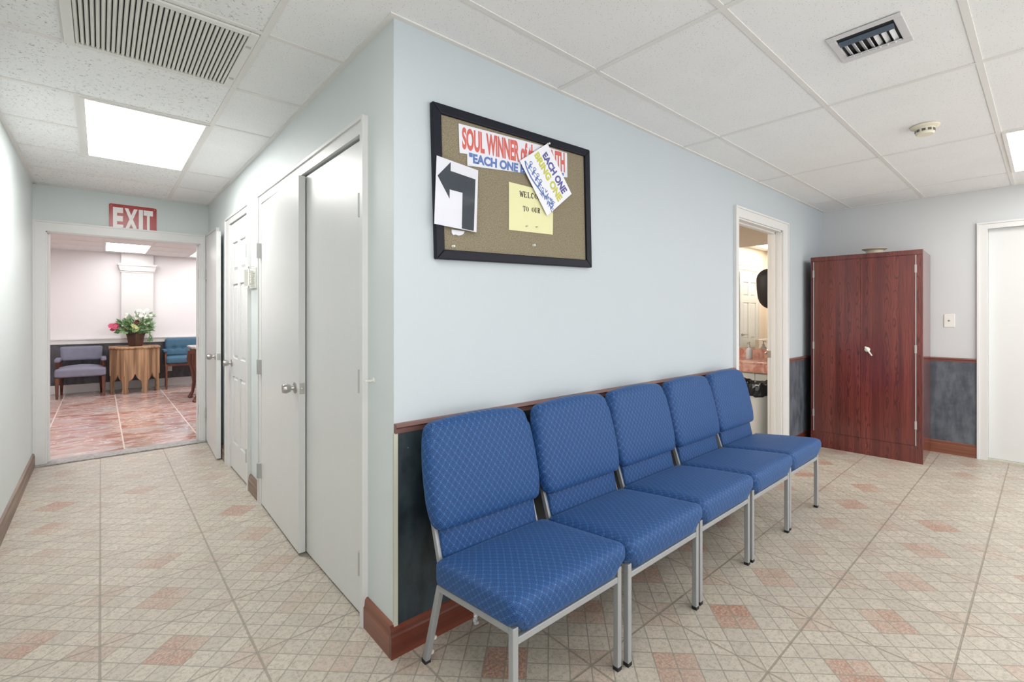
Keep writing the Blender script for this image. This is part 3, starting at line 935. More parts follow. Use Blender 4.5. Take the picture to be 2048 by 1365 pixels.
# ------------------------------------------------------------------ blue chairs
def make_chair():
    t = empty('stacking_chair', (0, 0, 0), 'x', 'chair', 'blue chairs along the wall')
    w = 0.022
    xs = 0.2515
    for sx in (-1, 1):
        lg = MB().bar((sx * xs, -0.232, 0.008), (sx * xs, -0.232, 0.38), w, w, up=(0, 1, 0)).build('leg', M['metal'], t, bevel=0.0025)
        MB().box(sx * xs - 0.0115, sx * xs + 0.0115, -0.2435, -0.2205, 0, 0.014).build('rubber_foot', M['black'], lg)
        lg = MB().bar((sx * xs, 0.272, 0.006), (sx * xs, 0.17, 0.33), w, w, up=(0, 1, 0)).build('leg', M['metal'], t, bevel=0.0025)
        MB().box(sx * xs - 0.012, sx * xs + 0.012, 0.259, 0.285, 0, 0.014).build('rubber_foot', M['black'], lg)
        for z in (0.035, 0.10):
            y = 0.272 - (z / 0.33) * 0.102
            MB().lathe([(0.008, 0), (0.008, 0.01), (0.005, 0.014)], (sx * xs - sx * 0.011, y, z), 10, (-sx, 0, 0)).build('stacking_bumper', M['bumper'], lg, smooth=40)
        MB().bar((sx * xs, -0.222, 0.367), (sx * xs, 0.176, 0.322), w * 0.95, w).build('side_rail', M['metal'], t, bevel=0.0025)
        MB().bar((sx * 0.236, 0.168, 0.325), (sx * 0.236, 0.262, 0.6), w, w, up=(0, 1, 0)).bar((sx * 0.236, 0.262, 0.6), (sx * 0.225, 0.315, 0.85), w, w * 0.8, up=(0, 1, 0)).build('back_post', M['metal'], t, bevel=0.0025)
    MB().bar((-0.241, -0.232, 0.336), (0.241, -0.232, 0.336), w * 0.9, w).build('front_rail', M['metal'], t, bevel=0.0025)
    MB().bar((-0.241, 0.165, 0.322), (0.241, 0.165, 0.322), w * 0.9, w).build('rear_rail', M['metal'], t, bevel=0.0025)
    hk = MB().tube([(-xs - 0.008, -0.06, 0.338), (-xs - 0.014, -0.06, 0.332), (-xs - 0.017, -0.06, 0.322), (-xs - 0.014, -0.06, 0.313), (-xs - 0.004, -0.06, 0.312)], 0.006, 8)
    hk.box(-xs - 0.0135, -xs - 0.0105, -0.066, -0.05, 0.322, 0.345)
    hk.build('coupling_hook', M['metal'], t, smooth=40)

    def seat_fn(x, y, z):
        tx, ty, tz = x / 0.272, (y) / 0.218, z / 0.048
        z2 = z + 0.014 * max(0, 1 - tx * tx) * max(0, 1 - ty * ty) * (1 if z > 0 else 0)
        if ty < -0.5:                                   # the front bulges and reaches down to the front rail
            k = (-ty - 0.5) / 0.5
            y -= 0.014 * k * max(0.0, 1 - (tz - 0.1) ** 2)
            y += (0.004 if abs(tx) < 0.84 else 0.02) * k * max(0.0, -tz - 0.25)
            if tz < 0:
                z2 -= 0.036 * -tz * k * (1.0 if abs(tx) < 0.84 else 0.0)
        return (x, y, z2 - 0.105 * y)
    MB().rbox((0, -0.034, 0.402), (0.2735, 0.218, 0.048), 0.026, 14, seat_fn).build('seat', M['fabric'], t, smooth=60, uv='seat')
    MB().rbox((0, -0.02, 0.348), (0.225, 0.18, 0.01), 0.004, 3, lambda x, y, z: (x, y, z - 0.105 * y)).build('seat_base', M['black'], t)

    zc, hz = 0.71, 0.197

    def back_fn(x, y, z):
        tz, tx = z / hz, x / 0.262
        wd = 1.04 - 0.085 * max(0, tz + 0.15) ** 2 - 0.13 * max(0, -tz - 0.5) ** 1.2
        wd -= 0.06 * max(0, tz - 0.7) ** 1.5
        y2 = y
        if y < 0:
            y2 -= 0.016 * max(0, 1 - tx * tx) * max(0, 1 - tz * tz * 0.9)
            y2 += 0.012 * max(0, -tz - 0.6)
        else:
            y2 -= 0.012 * max(0, abs(tz) - 0.7)
        return (x * wd * (1.0 + 0.022 * (y / 0.036)), y2 + 0.235 * z, z - (0.018 * tx * tx if tz > 0.7 else 0.0))
    MB().rbox((0, 0.245, zc), (0.262, 0.036, hz), 0.03, 16, back_fn).build('backrest', M['fabric'], t, smooth=60, uv='back')
    MB().rbox((0, 0.206, 0.465), (0.234, 0.02, 0.056), 0.014, 8, lambda x, y, z: (x, y - (0.006 * (1 - (x / 0.234) ** 2) if y < 0 else 0) + 0.235 * z, z)).build('lumbar_pad', M['fabric'], t, smooth=60, uv='back')
    return t


CH = make_chair()
chair_labels = [
    'blue patterned metal-frame chair at the near end of the row, beside the wall corner',
    'second blue patterned chair of the row counted from the wall corner, below the cork board',
    'middle blue patterned chair of the row of five',
    'blue patterned chair of the row, next but one to the bathroom doorway',
    'blue patterned chair at the far end of the row, beside the bathroom doorway',
]
for i, lb in enumerate(chair_labels):
    o = CH if i == 0 else copy_tree(CH)
    o.location = (0.3275 + 0.549 * i, -0.383 + (0.0, -0.012, -0.006, -0.009, -0.004)[i], 0)
    o['label'] = lb

# ------------------------------------------------------------------ cabinet
cab = empty('storage_cabinet', (4.493, -0.943, 0), 'tall mahogany-laminate cabinet with two doors standing in the corner', 'cabinet')
cab.rotation_euler = (0, 0, 0)
CW, CD, CHH = 0.866, 0.575, 1.88
# local frame: x into the wall (depth), y along the front towards the board wall
MB().box(0.004, CD, 0, CW, 0, CHH).build('cabinet_body', M['wood'], cab, bevel=0.003, world=False)
for nm, y0, y1 in (('door', 0.052, 0.452), ('door', 0.455, 0.834)):
    dd = MB().box(-0.004, 0.003, y0, y1, 0.155, 1.835).build(nm, M['wood'], cab, bevel=0.0015, world=False)
    if y0 < 0.1:
        hp = MB().lathe([(0.022, 0), (0.022, 0.01), (0.015, 0.016), (0.012, 0.022)], (-0.004, 0.398, 0.985), 16, (-1, 0, 0))
        hp.bar((-0.022, 0.412, 1.012), (-0.022, 0.36, 0.93), 0.012, 0.02, up=(1, 0, 0), taper=0.75)
        hp.build('handle', M['plastic_white'], dd, bevel=0.002, world=False)
    hs = MB()
    ye = 0.046 if y0 < 0.1 else 0.836
    hs.box(-0.005, 0.003, ye, ye + 0.006, 0.155, 1.835)
    for z in (0.3, 0.97, 1.68):
        hs.box(-0.007, 0.003, ye - 0.004, ye + 0.01, z, z + 0.07)
    hs.build('hinge_strip', M['hinge'], dd, world=False)
MB().box(0.0, 0.004, 0.0, CW, 0, 0.15).build('plinth', M['wood'], cab, world=False)
MB().box(-0.002, 0.02, 0.0, CW, CHH - 0.04, CHH + 0.002).build('top_rail', M['wood'], cab, bevel=0.002, world=False)
cab.rotation_euler = (0, 0, R(2.5))
bw = tag(MB().lathe([(0.062, 0), (0.07, 0.038), (0.098, 0.052), (0.1, 0.057), (0.094, 0.057), (0.066, 0.046), (0.058, 0.012), (0.001, 0.01)], (0, 0, 0), 32).build('shallow_dish', M['bowl'], smooth=40),
         'shallow beige wide-rimmed dish lying on top of the mahogany cabinet', 'dish')
bw.location = (4.66, -0.562, CHH + 0.002)

# ------------------------------------------------------------------ cork board and its papers
th = R(1.75)
bb = empty('bulletin_board', (0.647, 0, 1.862), 'large cork notice board in a navy-black frame on the pale blue wall', 'notice board')
BWD, BHT, FW = 0.966, 0.632, 0.04
hw, hh = BWD / 2, BHT / 2
MB().box(-hw + 0.02, hw - 0.02, -0.014, -0.002, -hh + 0.02, hh - 0.02).build('cork_panel', M['cork'], bb, world=False)
fr = MB()
for poly in ([(-hw, -hh), (hw, -hh), (hw - FW, -hh + FW), (-hw + FW, -hh + FW)], [(hw, -hh), (hw, hh), (hw - FW, hh - FW), (hw - FW, -hh + FW)],
             [(hw, hh), (-hw, hh), (-hw + FW, hh - FW), (hw - FW, hh - FW)], [(-hw, hh), (-hw, -hh), (-hw + FW, -hh + FW), (-hw + FW, hh - FW)]):
    fr.prism(poly, -0.026, 0, 'y')
fr.build('frame', M['frame_navy'], bb, bevel=0.004, world=False)
bb.rotation_euler = (0, -th, 0)

YP = -0.0165


def sheet(name, poly, y, mat, parent, curl=0.0):
    """a sheet of paper: a filled outline with a slight bow away from the board and a real thickness"""
    bm = bmesh.new()
    vs = [bm.verts.new((x, y, z)) for x, z in poly]
    bm.faces.new(vs)
    bmesh.ops.triangulate(bm, faces=bm.faces[:])
    bmesh.ops.subdivide_edges(bm, edges=bm.edges[:], cuts=5, use_grid_fill=True)
    cx = sum(p[0] for p in poly) / len(poly)
    cz = sum(p[1] for p in poly) / len(poly)
    wx = max(abs(p[0] - cx) for p in poly)
    for v in bm.verts:
        v.co.y -= curl * ((v.co.x - cx) / wx) ** 2
    r = bmesh.ops.extrude_face_region(bm, geom=bm.faces[:])
    for g_ in r['geom']:
        if isinstance(g_, bmesh.types.BMVert):
            g_.co.y -= 0.0005
    mb = MB()
    mb.bm.free()
    mb.bm = bm
    return mb.build(name, mat, parent)


bn = empty('paper_banner', (0.62, YP, 2.06), 'long white banner reading SOUL WINNER of the MONTH in red, across the cork board', 'banner')
banU = [(0.284, 2.110), (0.803, 2.136), (0.95, 2.139), (0.953, 2.014), (0.671, 1.977), (0.329, 1.942), (0.328, 1.991), (0.289, 1.987)]
sheet('paper', banU, YP, M['paper'], bn)
yl = YP - 0.0006
lettering('SOUL WINNER of the MONTH', [(0.301, 2.1), (0.931, 2.136), (0.934, 2.034), (0.303, 2.007)], yl, M['ink_red'], bn, 0.038)
lettering('"EACH ONE BRING ONE"', [(0.337, 2.0), (0.926, 2.03), (0.918, 1.987), (0.339, 1.957)], yl, M['ink_blue'], bn, 0.045)

wl = empty('paper_notice', (0.7, YP, 1.8), 'pale yellow notice reading WELCOME TO OUR, tucked under the tilted flyer', 'notice')
sheet('paper', [(0.56, 1.917), (0.849, 1.915), (0.846, 1.706), (0.56, 1.696)], YP, M['paper_y'], wl)
serif_lettering('WELCOME', [(0.626, 1.886), (0.79, 1.893), (0.79, 1.868), (0.628, 1.861)], yl, M['ink_black'], wl)
serif_lettering('TO OUR', [(0.644, 1.818), (0.76, 1.824), (0.759, 1.801), (0.646, 1.796)], yl, M['ink_black'], wl)

YA = -0.03
aw = empty('arrow_sign', (0.27, YA, 1.8), 'white sheet with a black bent arrow pointing left, hung over the board frame', 'sign')
sheet('paper', [(0.17, 1.946), (0.376, 1.928), (0.367, 1.66), (0.159, 1.67)], YA, M['paper2'], aw)
arrow = [(0.174, 1.866), (0.236, 1.933), (0.235, 1.897), (0.361, 1.886), (0.352, 1.664), (0.291, 1.667), (0.295, 1.817), (0.231, 1.82), (0.231, 1.782)]
MB().prism(arrow, YA - 0.0016, YA - 0.0006, 'y').build('arrow', M['ink_slate'], aw)
MB().prism([(0.162, 1.956), (0.384, 1.937), (0.374, 1.651), (0.150, 1.661)], YA - 0.0032, YA - 0.0024, 'y').build('plastic_sleeve', M['sleeve'], aw)
ts = tag(MB().prism([(0.25, 1.66), (0.315, 1.66), (0.309, 1.648), (0.298, 1.642), (0.284, 1.638), (0.27, 1.641), (0.258, 1.637), (0.25, 1.646)], YP - 0.0006, YP, 'y').build('torn_paper', M['paper'], None),
         'small torn scrap of white paper under the arrow sign', 'paper scrap')

YFl = -0.0275
fl = empty('paper_flyer', (0.8, YFl, 1.97), 'tilted white flyer reading EACH ONE BRING ONE with a blue sketch', 'flyer')
sheet('paper', [(0.798, 2.148), (0.973, 1.93), (0.796, 1.792), (0.617, 2.023)], YFl, M['paper2'], fl)
yf = YFl - 0.0006
lettering('EACH ONE', [(0.789, 2.107), (0.941, 1.943), (0.902, 1.916), (0.762, 2.079)], yf, M['ink_violet'], fl, 0.045)
lettering('BRING ONE', [(0.736, 2.095), (0.906, 1.901), (0.873, 1.871), (0.707, 2.069)], yf, M['ink_yellow'], fl, 0.045)
rnd = random.Random(4)
sk = MB()
sk_n = [0]


def stroke(pts, w):
    for (x0, z0), (x1, z1) in zip(pts, pts[1:]):
        d = Vector((x1 - x0, z1 - z0))
        if d.length < 1e-6:
            continue
        n_ = Vector((-d.y, d.x)).normalized() * w / 2
        sk_n[0] += 1
        dy = 0.000004 * sk_n[0]
        sk.prism([(x0 + n_.x, z0 + n_.y), (x1 + n_.x, z1 + n_.y), (x1 - n_.x, z1 - n_.y), (x0 - n_.x, z0 - n_.y)], yf - 0.0005 - dy, yf, 'y')


boat = [(0.65, 2.030), (0.655, 2.008), (0.668, 1.985), (0.69, 1.957), (0.715, 1.934), (0.742, 1.913), (0.771, 1.888)]
stroke(boat, 0.008)
stroke([(0.652, 2.03), (0.69, 1.99), (0.73, 1.95), (0.771, 1.895)], 0.003)
for hx_, hz_ in ((0.688, 2.028), (0.712, 2.004), (0.733, 1.98), (0.752, 1.955)):
    ring = [(hx_ + 0.008 * math.cos(k * 0.7), hz_ + 0.007 * math.sin(k * 0.7)) for k in range(10)]
    stroke(ring, 0.004)
    stroke([(hx_ - 0.002, hz_ - 0.007), (hx_ - 0.010, hz_ - 0.02), (hx_ - 0.018, hz_ - 0.03)], 0.009)
    stroke([(hx_ - 0.012, hz_ - 0.012), (hx_ + 0.006, hz_ - 0.022)], 0.005)
for k in range(46):
    s_ = rnd.random()
    bx, bz = 0.765 + 0.07 * s_ + rnd.uniform(-0.014, 0.014), 1.915 - 0.07 * s_ + rnd.uniform(-0.022, 0.014)
    stroke([(bx, bz), (bx + rnd.uniform(-0.008, 0.008), bz + rnd.uniform(-0.016, 0.016)), (bx + rnd.uniform(-0.012, 0.012), bz + rnd.uniform(-0.012, 0.012))], 0.003)
sk.build('line_drawing', M['ink_blue'], fl)

pins = [((0.801, 2.146), YFl - 0.001, 'white push pin at the top corner of the tilted flyer'),
        ((0.667, 1.726), YP - 0.001, 'left of the two small pins at the foot of the yellow notice'),
        ((0.732, 1.731), YP - 0.001, 'right of the two small pins at the foot of the yellow notice'),
        ((0.714, 1.640), -0.016, 'white push pin alone in the cork below the yellow notice'),
        ((0.256, 1.590), -0.016, 'white push pin in the cork at the lower left of the board')]
for (px, pz_), y, lb in pins:
    big = 'small pins' not in lb
    t = empty('push_pin', (px, y, pz_), lb, 'push pin', 'push pins on the cork board')
    k = 1.0 if big else 0.6
    MB().lathe([(0.006 * k, 0), (0.005 * k, 0.002), (0.003 * k, 0.004), (0.003 * k, 0.008), (0.005 * k, 0.011), (0.004 * k, 0.013)], (0, 0, 0), 12, (0, -1, 0)).build('pin_head', M['plastic_white'] if big else M['chrome'], t, smooth=50, world=False)

# ------------------------------------------------------------------ exit sign
es = empty('exit_sign', (-0.6, YE, 2.25), 'red EXIT sign standing on the white casing over the corridor doorway', 'sign')
bm_ = MB()
r_ = 0.014
x0, x1, z0, z1 = -0.776, -0.426, 2.129, 2.348
pts = [(x0, z0), (x1, z0)]
for cx_, cz_, a0 in ((x1 - r_, z1 - r_, 0), (x0 + r_, z1 - r_, 90)):
    pts += [(cx_ + r_ * math.cos(R(a0 + k * 18)), cz_ + r_ * math.sin(R(a0 + k * 18))) for k in range(6)]
bm_.prism(pts, YE - 0.004, YE - 0.001, 'y').build('sign_plate', M['sign_red'], es)
for ch, xa, xb in (('E', -0.748, -0.674), ('X', -0.666, -0.568), ('I', -0.561, -0.530), ('T', -0.525, -0.454)):
    lettering(ch, [(xa, 2.318), (xb, 2.318), (xb, 2.108), (xa, 2.108)], YE - 0.004, M['sign_white'], es, 0.05, 0.001, 2.1295)
for sx_ in (x0 + 0.016, x1 - 0.016):
    MB().lathe([(0.004, 0), (0.004, 0.002), (0.001, 0.003)], (sx_, YE - 0.004, z1 - 0.016), 10, (0, -1, 0)).build('screw', M['chrome'], es)

# ------------------------------------------------------------------ small wall fittings
wp = empty('wall_plate', (XR, -1.05, 1.255), 'square white wall plate with a centre jack, between cabinet and right-hand door', 'wall plate')
MB().box(XR - 0.006, XR, -1.09, -1.012, 1.192, 1.316).build('plate', M['plastic_white'], wp, bevel=0.003)
MB().lathe([(0.008, 0), (0.008, 0.004), (0.004, 0.008), (0.001, 0.008)], (XR - 0.006, -1.051, 1.254), 12, (-1, 0, 0)).build('jack', M['chrome'], wp)
sw = empty('light_switch', (0, 3.185, 1.19), 'white switch plate on the corridor wall beside the panelled door', 'light switch')
MB().box(-0.006, 0, 3.2, 3.275, 1.13, 1.25).build('plate', M['plastic_white'], sw, bevel=0.003)
MB().box(-0.014, -0.006, 3.23, 3.242, 1.18, 1.2).build('toggle', M['plastic_white'], sw)
tm = empty('thermostat', (0, 2.2, 1.57), 'clear boxed thermostat on the wall between the corridor doors', 'thermostat')
MB().box(-0.012, 0, 2.125, 2.285, 1.5, 1.65).build('back_plate', M['plastic_white'], tm, bevel=0.003)
MB().box(-0.032, -0.012, 2.165, 2.25, 1.53, 1.63).build('control_body', M['bumper'], tm, bevel=0.004)
MB().box(-0.034, -0.032, 2.19, 2.225, 1.545, 1.6).build('dial_window', M['slot'], tm)
gd = MB()
for k in range(11):
    z = 1.502 + 0.0146 * k
    gd.box(-0.048, -0.012, 2.127, 2.131, z, z + 0.006)
gd.box(-0.05, -0.046, 2.125, 2.285, 1.5, 1.515).box(-0.05, -0.046, 2.125, 2.285, 1.635, 1.65).box(-0.05, -0.012, 2.281, 2.285, 1.5, 1.65).box(-0.05, -0.046, 2.127, 2.15, 1.5, 1.65)
gd.build('guard_cover', M['plastic_white'], tm)
pg = tag(MB().lathe([(0.012, 0), (0.012, 0.003), (0.005, 0.004), (0.005, 0.03), (0.007, 0.032), (0.006, 0.038)], (0, 0.178, 1.035), 12, (-1, 0, 0)).build('wall_peg', M['plastic_white'], smooth=50),
         'tiny white peg sticking out of the wall beside the double closet doors', 'wall peg')

# ------------------------------------------------------------------ ceiling fittings
rg = empty('return_air_grille', (-0.64, 0.76, H), 'large white slatted return-air grille in the corridor ceiling', 'air grille')
x0, x1, y0, y1 = -0.945, -0.352, 0.47, 1.055
fx0, fx1, fy0, fy1 = -0.912, -0.385, 0.5, 1.03
MB().box(x0, fx0, y0, y1, H - 0.009, H).box(fx1, x1, y0, y1, H - 0.009, H).box(fx0, fx1, y0, fy0, H - 0.009, H).box(fx0, fx1, fy1, y1, H - 0.009, H).build('grille_frame', M['tbar'], rg, bevel=0.002)
NS = 33
for k in range(NS):
    cxk = fx0 + (k + 0.5) * (fx1 - fx0) / NS
    s_ = MB()
    prof = [(-0.0065, 0.004), (-0.006, -0.003), (-0.002, -0.0065), (0.002, -0.006), (0.0045, -0.001), (0.0065, 0.006), (0.004, 0.004), (0.001, -0.002), (-0.002, -0.003)]
    s_.prism([(cxk + u, H + v - 0.004) for u, v in prof], fy0 + 0.003, fy1 - 0.008, 'y')
    s_.build('slat', M['slat'], rg)
MB().box(fx0, fx1, fy0, fy1, H + 0.0012, H + 0.002).build('duct_backing', M['vent_dark'], rg)
for yl_ in (0.58, 0.93):
    MB().box(fx1 + 0.006, fx1 + 0.024, yl_, yl_ + 0.008, H - 0.014, H - 0.009).build('latch', M['hinge'], rg)

sv = empty('supply_vent', (1.527, -1.18, H), 'small square supply-air vent with dark louvers in the ceiling', 'air vent')
x0, x1, y0, y1 = 1.395, 1.657, -1.307, -1.058
fx0, fx1, fy0, fy1 = 1.424, 1.617, -1.277, -1.086
MB().box(x0, fx0, y0, y1, H - 0.007, H).box(fx1, x1, y0, y1, H - 0.007, H).box(fx0, fx1, y0, fy0, H - 0.007, H).box(fx0, fx1, fy1, y1, H - 0.007, H).build('vent_frame', M['vent_blade'], sv, bevel=0.003)
MB().box(fx0, fx1, fy0, fy1, H + 0.0012, H + 0.002).build('duct_backing', M['vent_dark'], sv)
MB().bar((fx0 + 0.045, fy0 + 0.004, H - 0.008), (fx0 + 0.045, fy1 - 0.004, H - 0.008), 0.026, 0.004, up=(0.5, 0, 1)).build('damper_bar', M['vent_bar'], sv)
for k in range(7):
    yk = fy0 + 0.018 + k * (fy1 - fy0 - 0.036) / 6
    tilt = 0.5 if k < 3 else -0.5
    MB().bar((fx0 + 0.07, yk, H - 0.005), (fx1 - 0.004, yk, H - 0.005), 0.017, 0.003, up=(0, tilt * 1.6, 1)).build('louver', M['vent_blade'], sv)
MB().bar((fx1 - 0.018, fy0 + 0.004, H - 0.010), (fx1 - 0.018, fy1 - 0.004, H - 0.010), 0.03, 0.003, up=(-0.4, 0, 1)).build('deflector', M['vent_blade'], sv)

sd = empty('smoke_detector', (2.855, -1.178, H), 'round cream smoke detector on the ceiling tile', 'smoke detector')
MB().lathe([(0.07, 0), (0.07, -0.008), (0.058, -0.014), (0.05, -0.016)][::-1], (2.855, -1.178, H), 32).build('base_ring', M['plastic_cream'], sd, smooth=30)
MB().lathe([(0.05, -0.014), (0.046, -0.02), (0.046, -0.044), (0.04, -0.052), (0.001, -0.054)][::-1], (2.855, -1.178, H), 32).build('sensor_head', M['plastic_cream'], sd, smooth=30)
for k in range(10):
    an = 2 * math.pi * k / 10
    MB().bar((2.855 + 0.0455 * math.cos(an - 0.2), -1.178 + 0.0455 * math.sin(an - 0.2), H - 0.031), (2.855 + 0.0455 * math.cos(an + 0.2), -1.178 + 0.0455 * math.sin(an + 0.2), H - 0.031), 0.006, 0.014).build('smoke_slot', M['slot'], sd)

# ------------------------------------------------------------------ lobby furniture
def armchair_common(t, w, d, zs, wood):
    pass


ac = empty('armchair', (-1.066, 8.85, 0), 'grey lavender armchair with wooden arms, left of the weathered wood console', 'armchair', 'armchairs in the lobby')
for x in (-0.27, 0.27):
    MB().bar((x, -0.24, 0.33), (x, -0.26, 0.0), 0.05, 0.05, up=(0, 1, 0), taper=0.62).build('leg', M['walnut'], ac, bevel=0.004, world=False)
    MB().tube([(x * 0.88, 0.2, 0.34), (x * 0.88, 0.22, 0.18), (x * 0.9, 0.28, 0.0)], [0.026, 0.022, 0.016], 8).build('leg', M['walnut'], ac, smooth=40, world=False)
    MB().tube([(x * 1.0, -0.16, 0.34), (x * 1.0, -0.13, 0.46), (x * 1.0, -0.18, 0.575)], [0.024, 0.018, 0.022], 8).build('arm_post', M['walnut'], ac, smooth=40, world=False)
    MB().tube([(x * 0.9, 0.2, 0.34), (x * 0.9, 0.23, 0.575)], 0.018, 8).build('back_post', M['walnut'], ac, smooth=40, world=False)
    MB().rbox((x * 1.0, 0.0, 0.592), (0.036, 0.23, 0.03), 0.022, 6).build('arm_pad', M['lavender'], ac, smooth=60, world=False)
MB().rbox((0, -0.02, 0.395), (0.3, 0.28, 0.065), 0.03, 10, lambda x, y, z: (x, y, z + (0.05 * max(0, 1 - (x / 0.3) ** 2) * max(0, 1 - (y / 0.28) ** 2) if z > 0 else 0))).build('seat', M['lavender'], ac, smooth=60, world=False)
MB().rbox((0, 0.25, 0.675), (0.255, 0.04, 0.115), 0.03, 8, lambda x, y, z: (x * (1 + 0.25 * z), y - 0.25 * (x / 0.255) ** 2 * 0.16 + 0.2 * z, z)).build('backrest', M['lavender'], ac, smooth=60, world=False)

a2 = empty('armchair', (0.31, 8.98, 0), 'slate blue button-tufted armchair, right of the weathered wood console', 'armchair', 'armchairs in the lobby')
for x in (-0.28, 0.28):
    MB().bar((x, -0.22, 0.42), (x, -0.24, 0.0), 0.036, 0.036, up=(0, 1, 0), taper=0.7).build('leg', M['walnut'], a2, bevel=0.004, world=False)
    MB().bar((x * 0.9, 0.16, 0.42), (x * 0.92, 0.2, 0.0), 0.034, 0.034, up=(0, 1, 0), taper=0.7).build('leg', M['walnut'], a2, bevel=0.004, world=False)
    MB().bar((x * 1.02, -0.2, 0.4), (x * 1.02, -0.16, 0.66), 0.03, 0.036, up=(0, 1, 0)).build('arm_post', M['walnut'], a2, bevel=0.004, world=False)
    MB().rbox((x * 1.04, -0.02, 0.67), (0.03, 0.2, 0.024), 0.018, 6).build('arm_pad', M['teal'], a2, smooth=60, world=False)
MB().box(-0.29, 0.29, -0.23, 0.18, 0.4, 0.44).build('seat_rail', M['walnut'], a2, bevel=0.004, world=False)
MB().rbox((0, -0.04, 0.505), (0.285, 0.23, 0.062), 0.04, 10).build('seat', M['teal'], a2, smooth=60, world=False)


def tuft(x, y, z):
    y2 = y
    if y < 0:
        for bx in (-0.14, 0, 0.14):
            for bz in (-0.02,):
                y2 += 0.03 * math.exp(-((x - bx) ** 2 + (z - bz) ** 2) / 0.0012)
            y2 += 0.008 * math.exp(-((x - bx) ** 2) / 0.0002)
        y2 += 0.008 * math.exp(-((z + 0.02) ** 2) / 0.0002)
    return (x, y2 + 0.15 * z, z)


bk = MB().rbox((0, 0.18, 0.72), (0.27, 0.05, 0.16), 0.04, 26, tuft).build('backrest', M['teal'], a2, smooth=60, world=False)
for bx in (-0.14, 0, 0.14):
    MB().lathe([(0.012, 0), (0.009, 0.006), (0.001, 0.008)], (bx, 0.155, 0.70), 10, (0, -1, 0)).build('tuft_button', M['teal'], bk, smooth=50, world=False)

ct = empty('console_table', (-0.4, 8.85, 0), 'weathered oak half-octagon console table with scalloped arches', 'console table')
poly = [(-0.715, 8.70), (-0.54, 8.5), (-0.275, 8.5), (-0.08, 8.70), (-0.08, 9.2), (-0.715, 9.2)]


def offset(pl_, d):
    cx_ = sum(p[0] for p in pl_) / len(pl_)
    cy_ = sum(p[1] for p in pl_) / len(pl_)
    return [(p[0] + d * (1 if p[0] > cx_ else -1), p[1] + d * (-1 if p[1] < cy_ else 0)) for p in pl_]


MB().prism(offset(poly, 0.02), 0.745, 0.775, 'z').build('table_top', M['oak'], ct, bevel=0.006)
arch = [(0, 0), (0.17, 0), (0.2, 0.05), (0.15, 0.09), (0.19, 0.13), (0.18, 0.18), (0.22, 0.215), (0.33, 0.235), (0.42, 0.27), (0.5, 0.335),
        (0.58, 0.27), (0.67, 0.235), (0.78, 0.215), (0.82, 0.18), (0.81, 0.13), (0.85, 0.09), (0.8, 0.05), (0.83, 0), (1, 0), (1, 0.745), (0, 0.745)]
for i in range(5):
    if i == 4:
        a, b = poly[5], poly[0]
    elif i == 3:
        a, b = poly[3], poly[4]
    else:
        a, b = poly[i], poly[i + 1]
    a, b = Vector(a), Vector(b)
    d = b - a
    n_ = Vector((-d.y, d.x)).normalized() * 0.02
    cen = Vector((-0.4, 8.9))
    if n_.dot(cen - a) < 0:
        n_ = -n_
    v0 = [(a.x + d.x * u, a.y + d.y * u, z) for u, z in arch]
    v1 = [(a.x + d.x * u + n_.x, a.y + d.y * u + n_.y, z) for u, z in arch]
    nn = len(arch)
    MB().faces(v0 + v1, [tuple(range(nn)), tuple(range(2 * nn - 1, nn - 1, -1))] + [(k, (k + 1) % nn, nn + (k + 1) % nn, nn + k) for k in range(nn)]).build('arched_panel', M['oak'], ct)
    if i < 4:
        MB().bar((a.x, a.y, 0.3), (a.x, a.y, 0.745), 0.02, 0.02).build('corner_batten', M['oak'], ct)

pt = empty('potted_flowers', (-0.385, 8.86, 0.777), 'brown planter of pink, red and white flowers on the weathered console', 'flower pot')
MB().lathe([(0.078, 0), (0.082, 0.01), (0.11, 0.2), (0.12, 0.205), (0.12, 0.235), (0.108, 0.235), (0.1, 0.19), (0.001, 0.18)], (0, 0, 0), 4, sx=1.15, sy=1.15).build('planter', M['pot'], pt, bevel=0.004, world=False)
pt.rotation_euler = (0, 0, 0)
rnd = random.Random(11)


def leaf(mb, p, d, ln, wd, up=(0, 0, 1)):
    p, d = Vector(p), Vector(d).normalized()
    s = d.cross(Vector(up))
    if s.length < 0.05:
        s = d.cross(Vector((1, 0, 0)))
    s.normalize()
    n_ = s.cross(d)
    mid = p + d * ln * 0.5 + n_ * ln * 0.06
    tip = p + d * ln - n_ * ln * 0.12
    mb.faces([p, mid + s * wd / 2 - n_ * wd * .12, tip, mid - s * wd / 2 - n_ * wd * .12, mid, mid - n_ * 0.002], [(0, 1, 4), (1, 2, 4), (2, 3, 4), (3, 0, 4), (1, 0, 5), (2, 1, 5), (3, 2, 5), (0, 3, 5)])


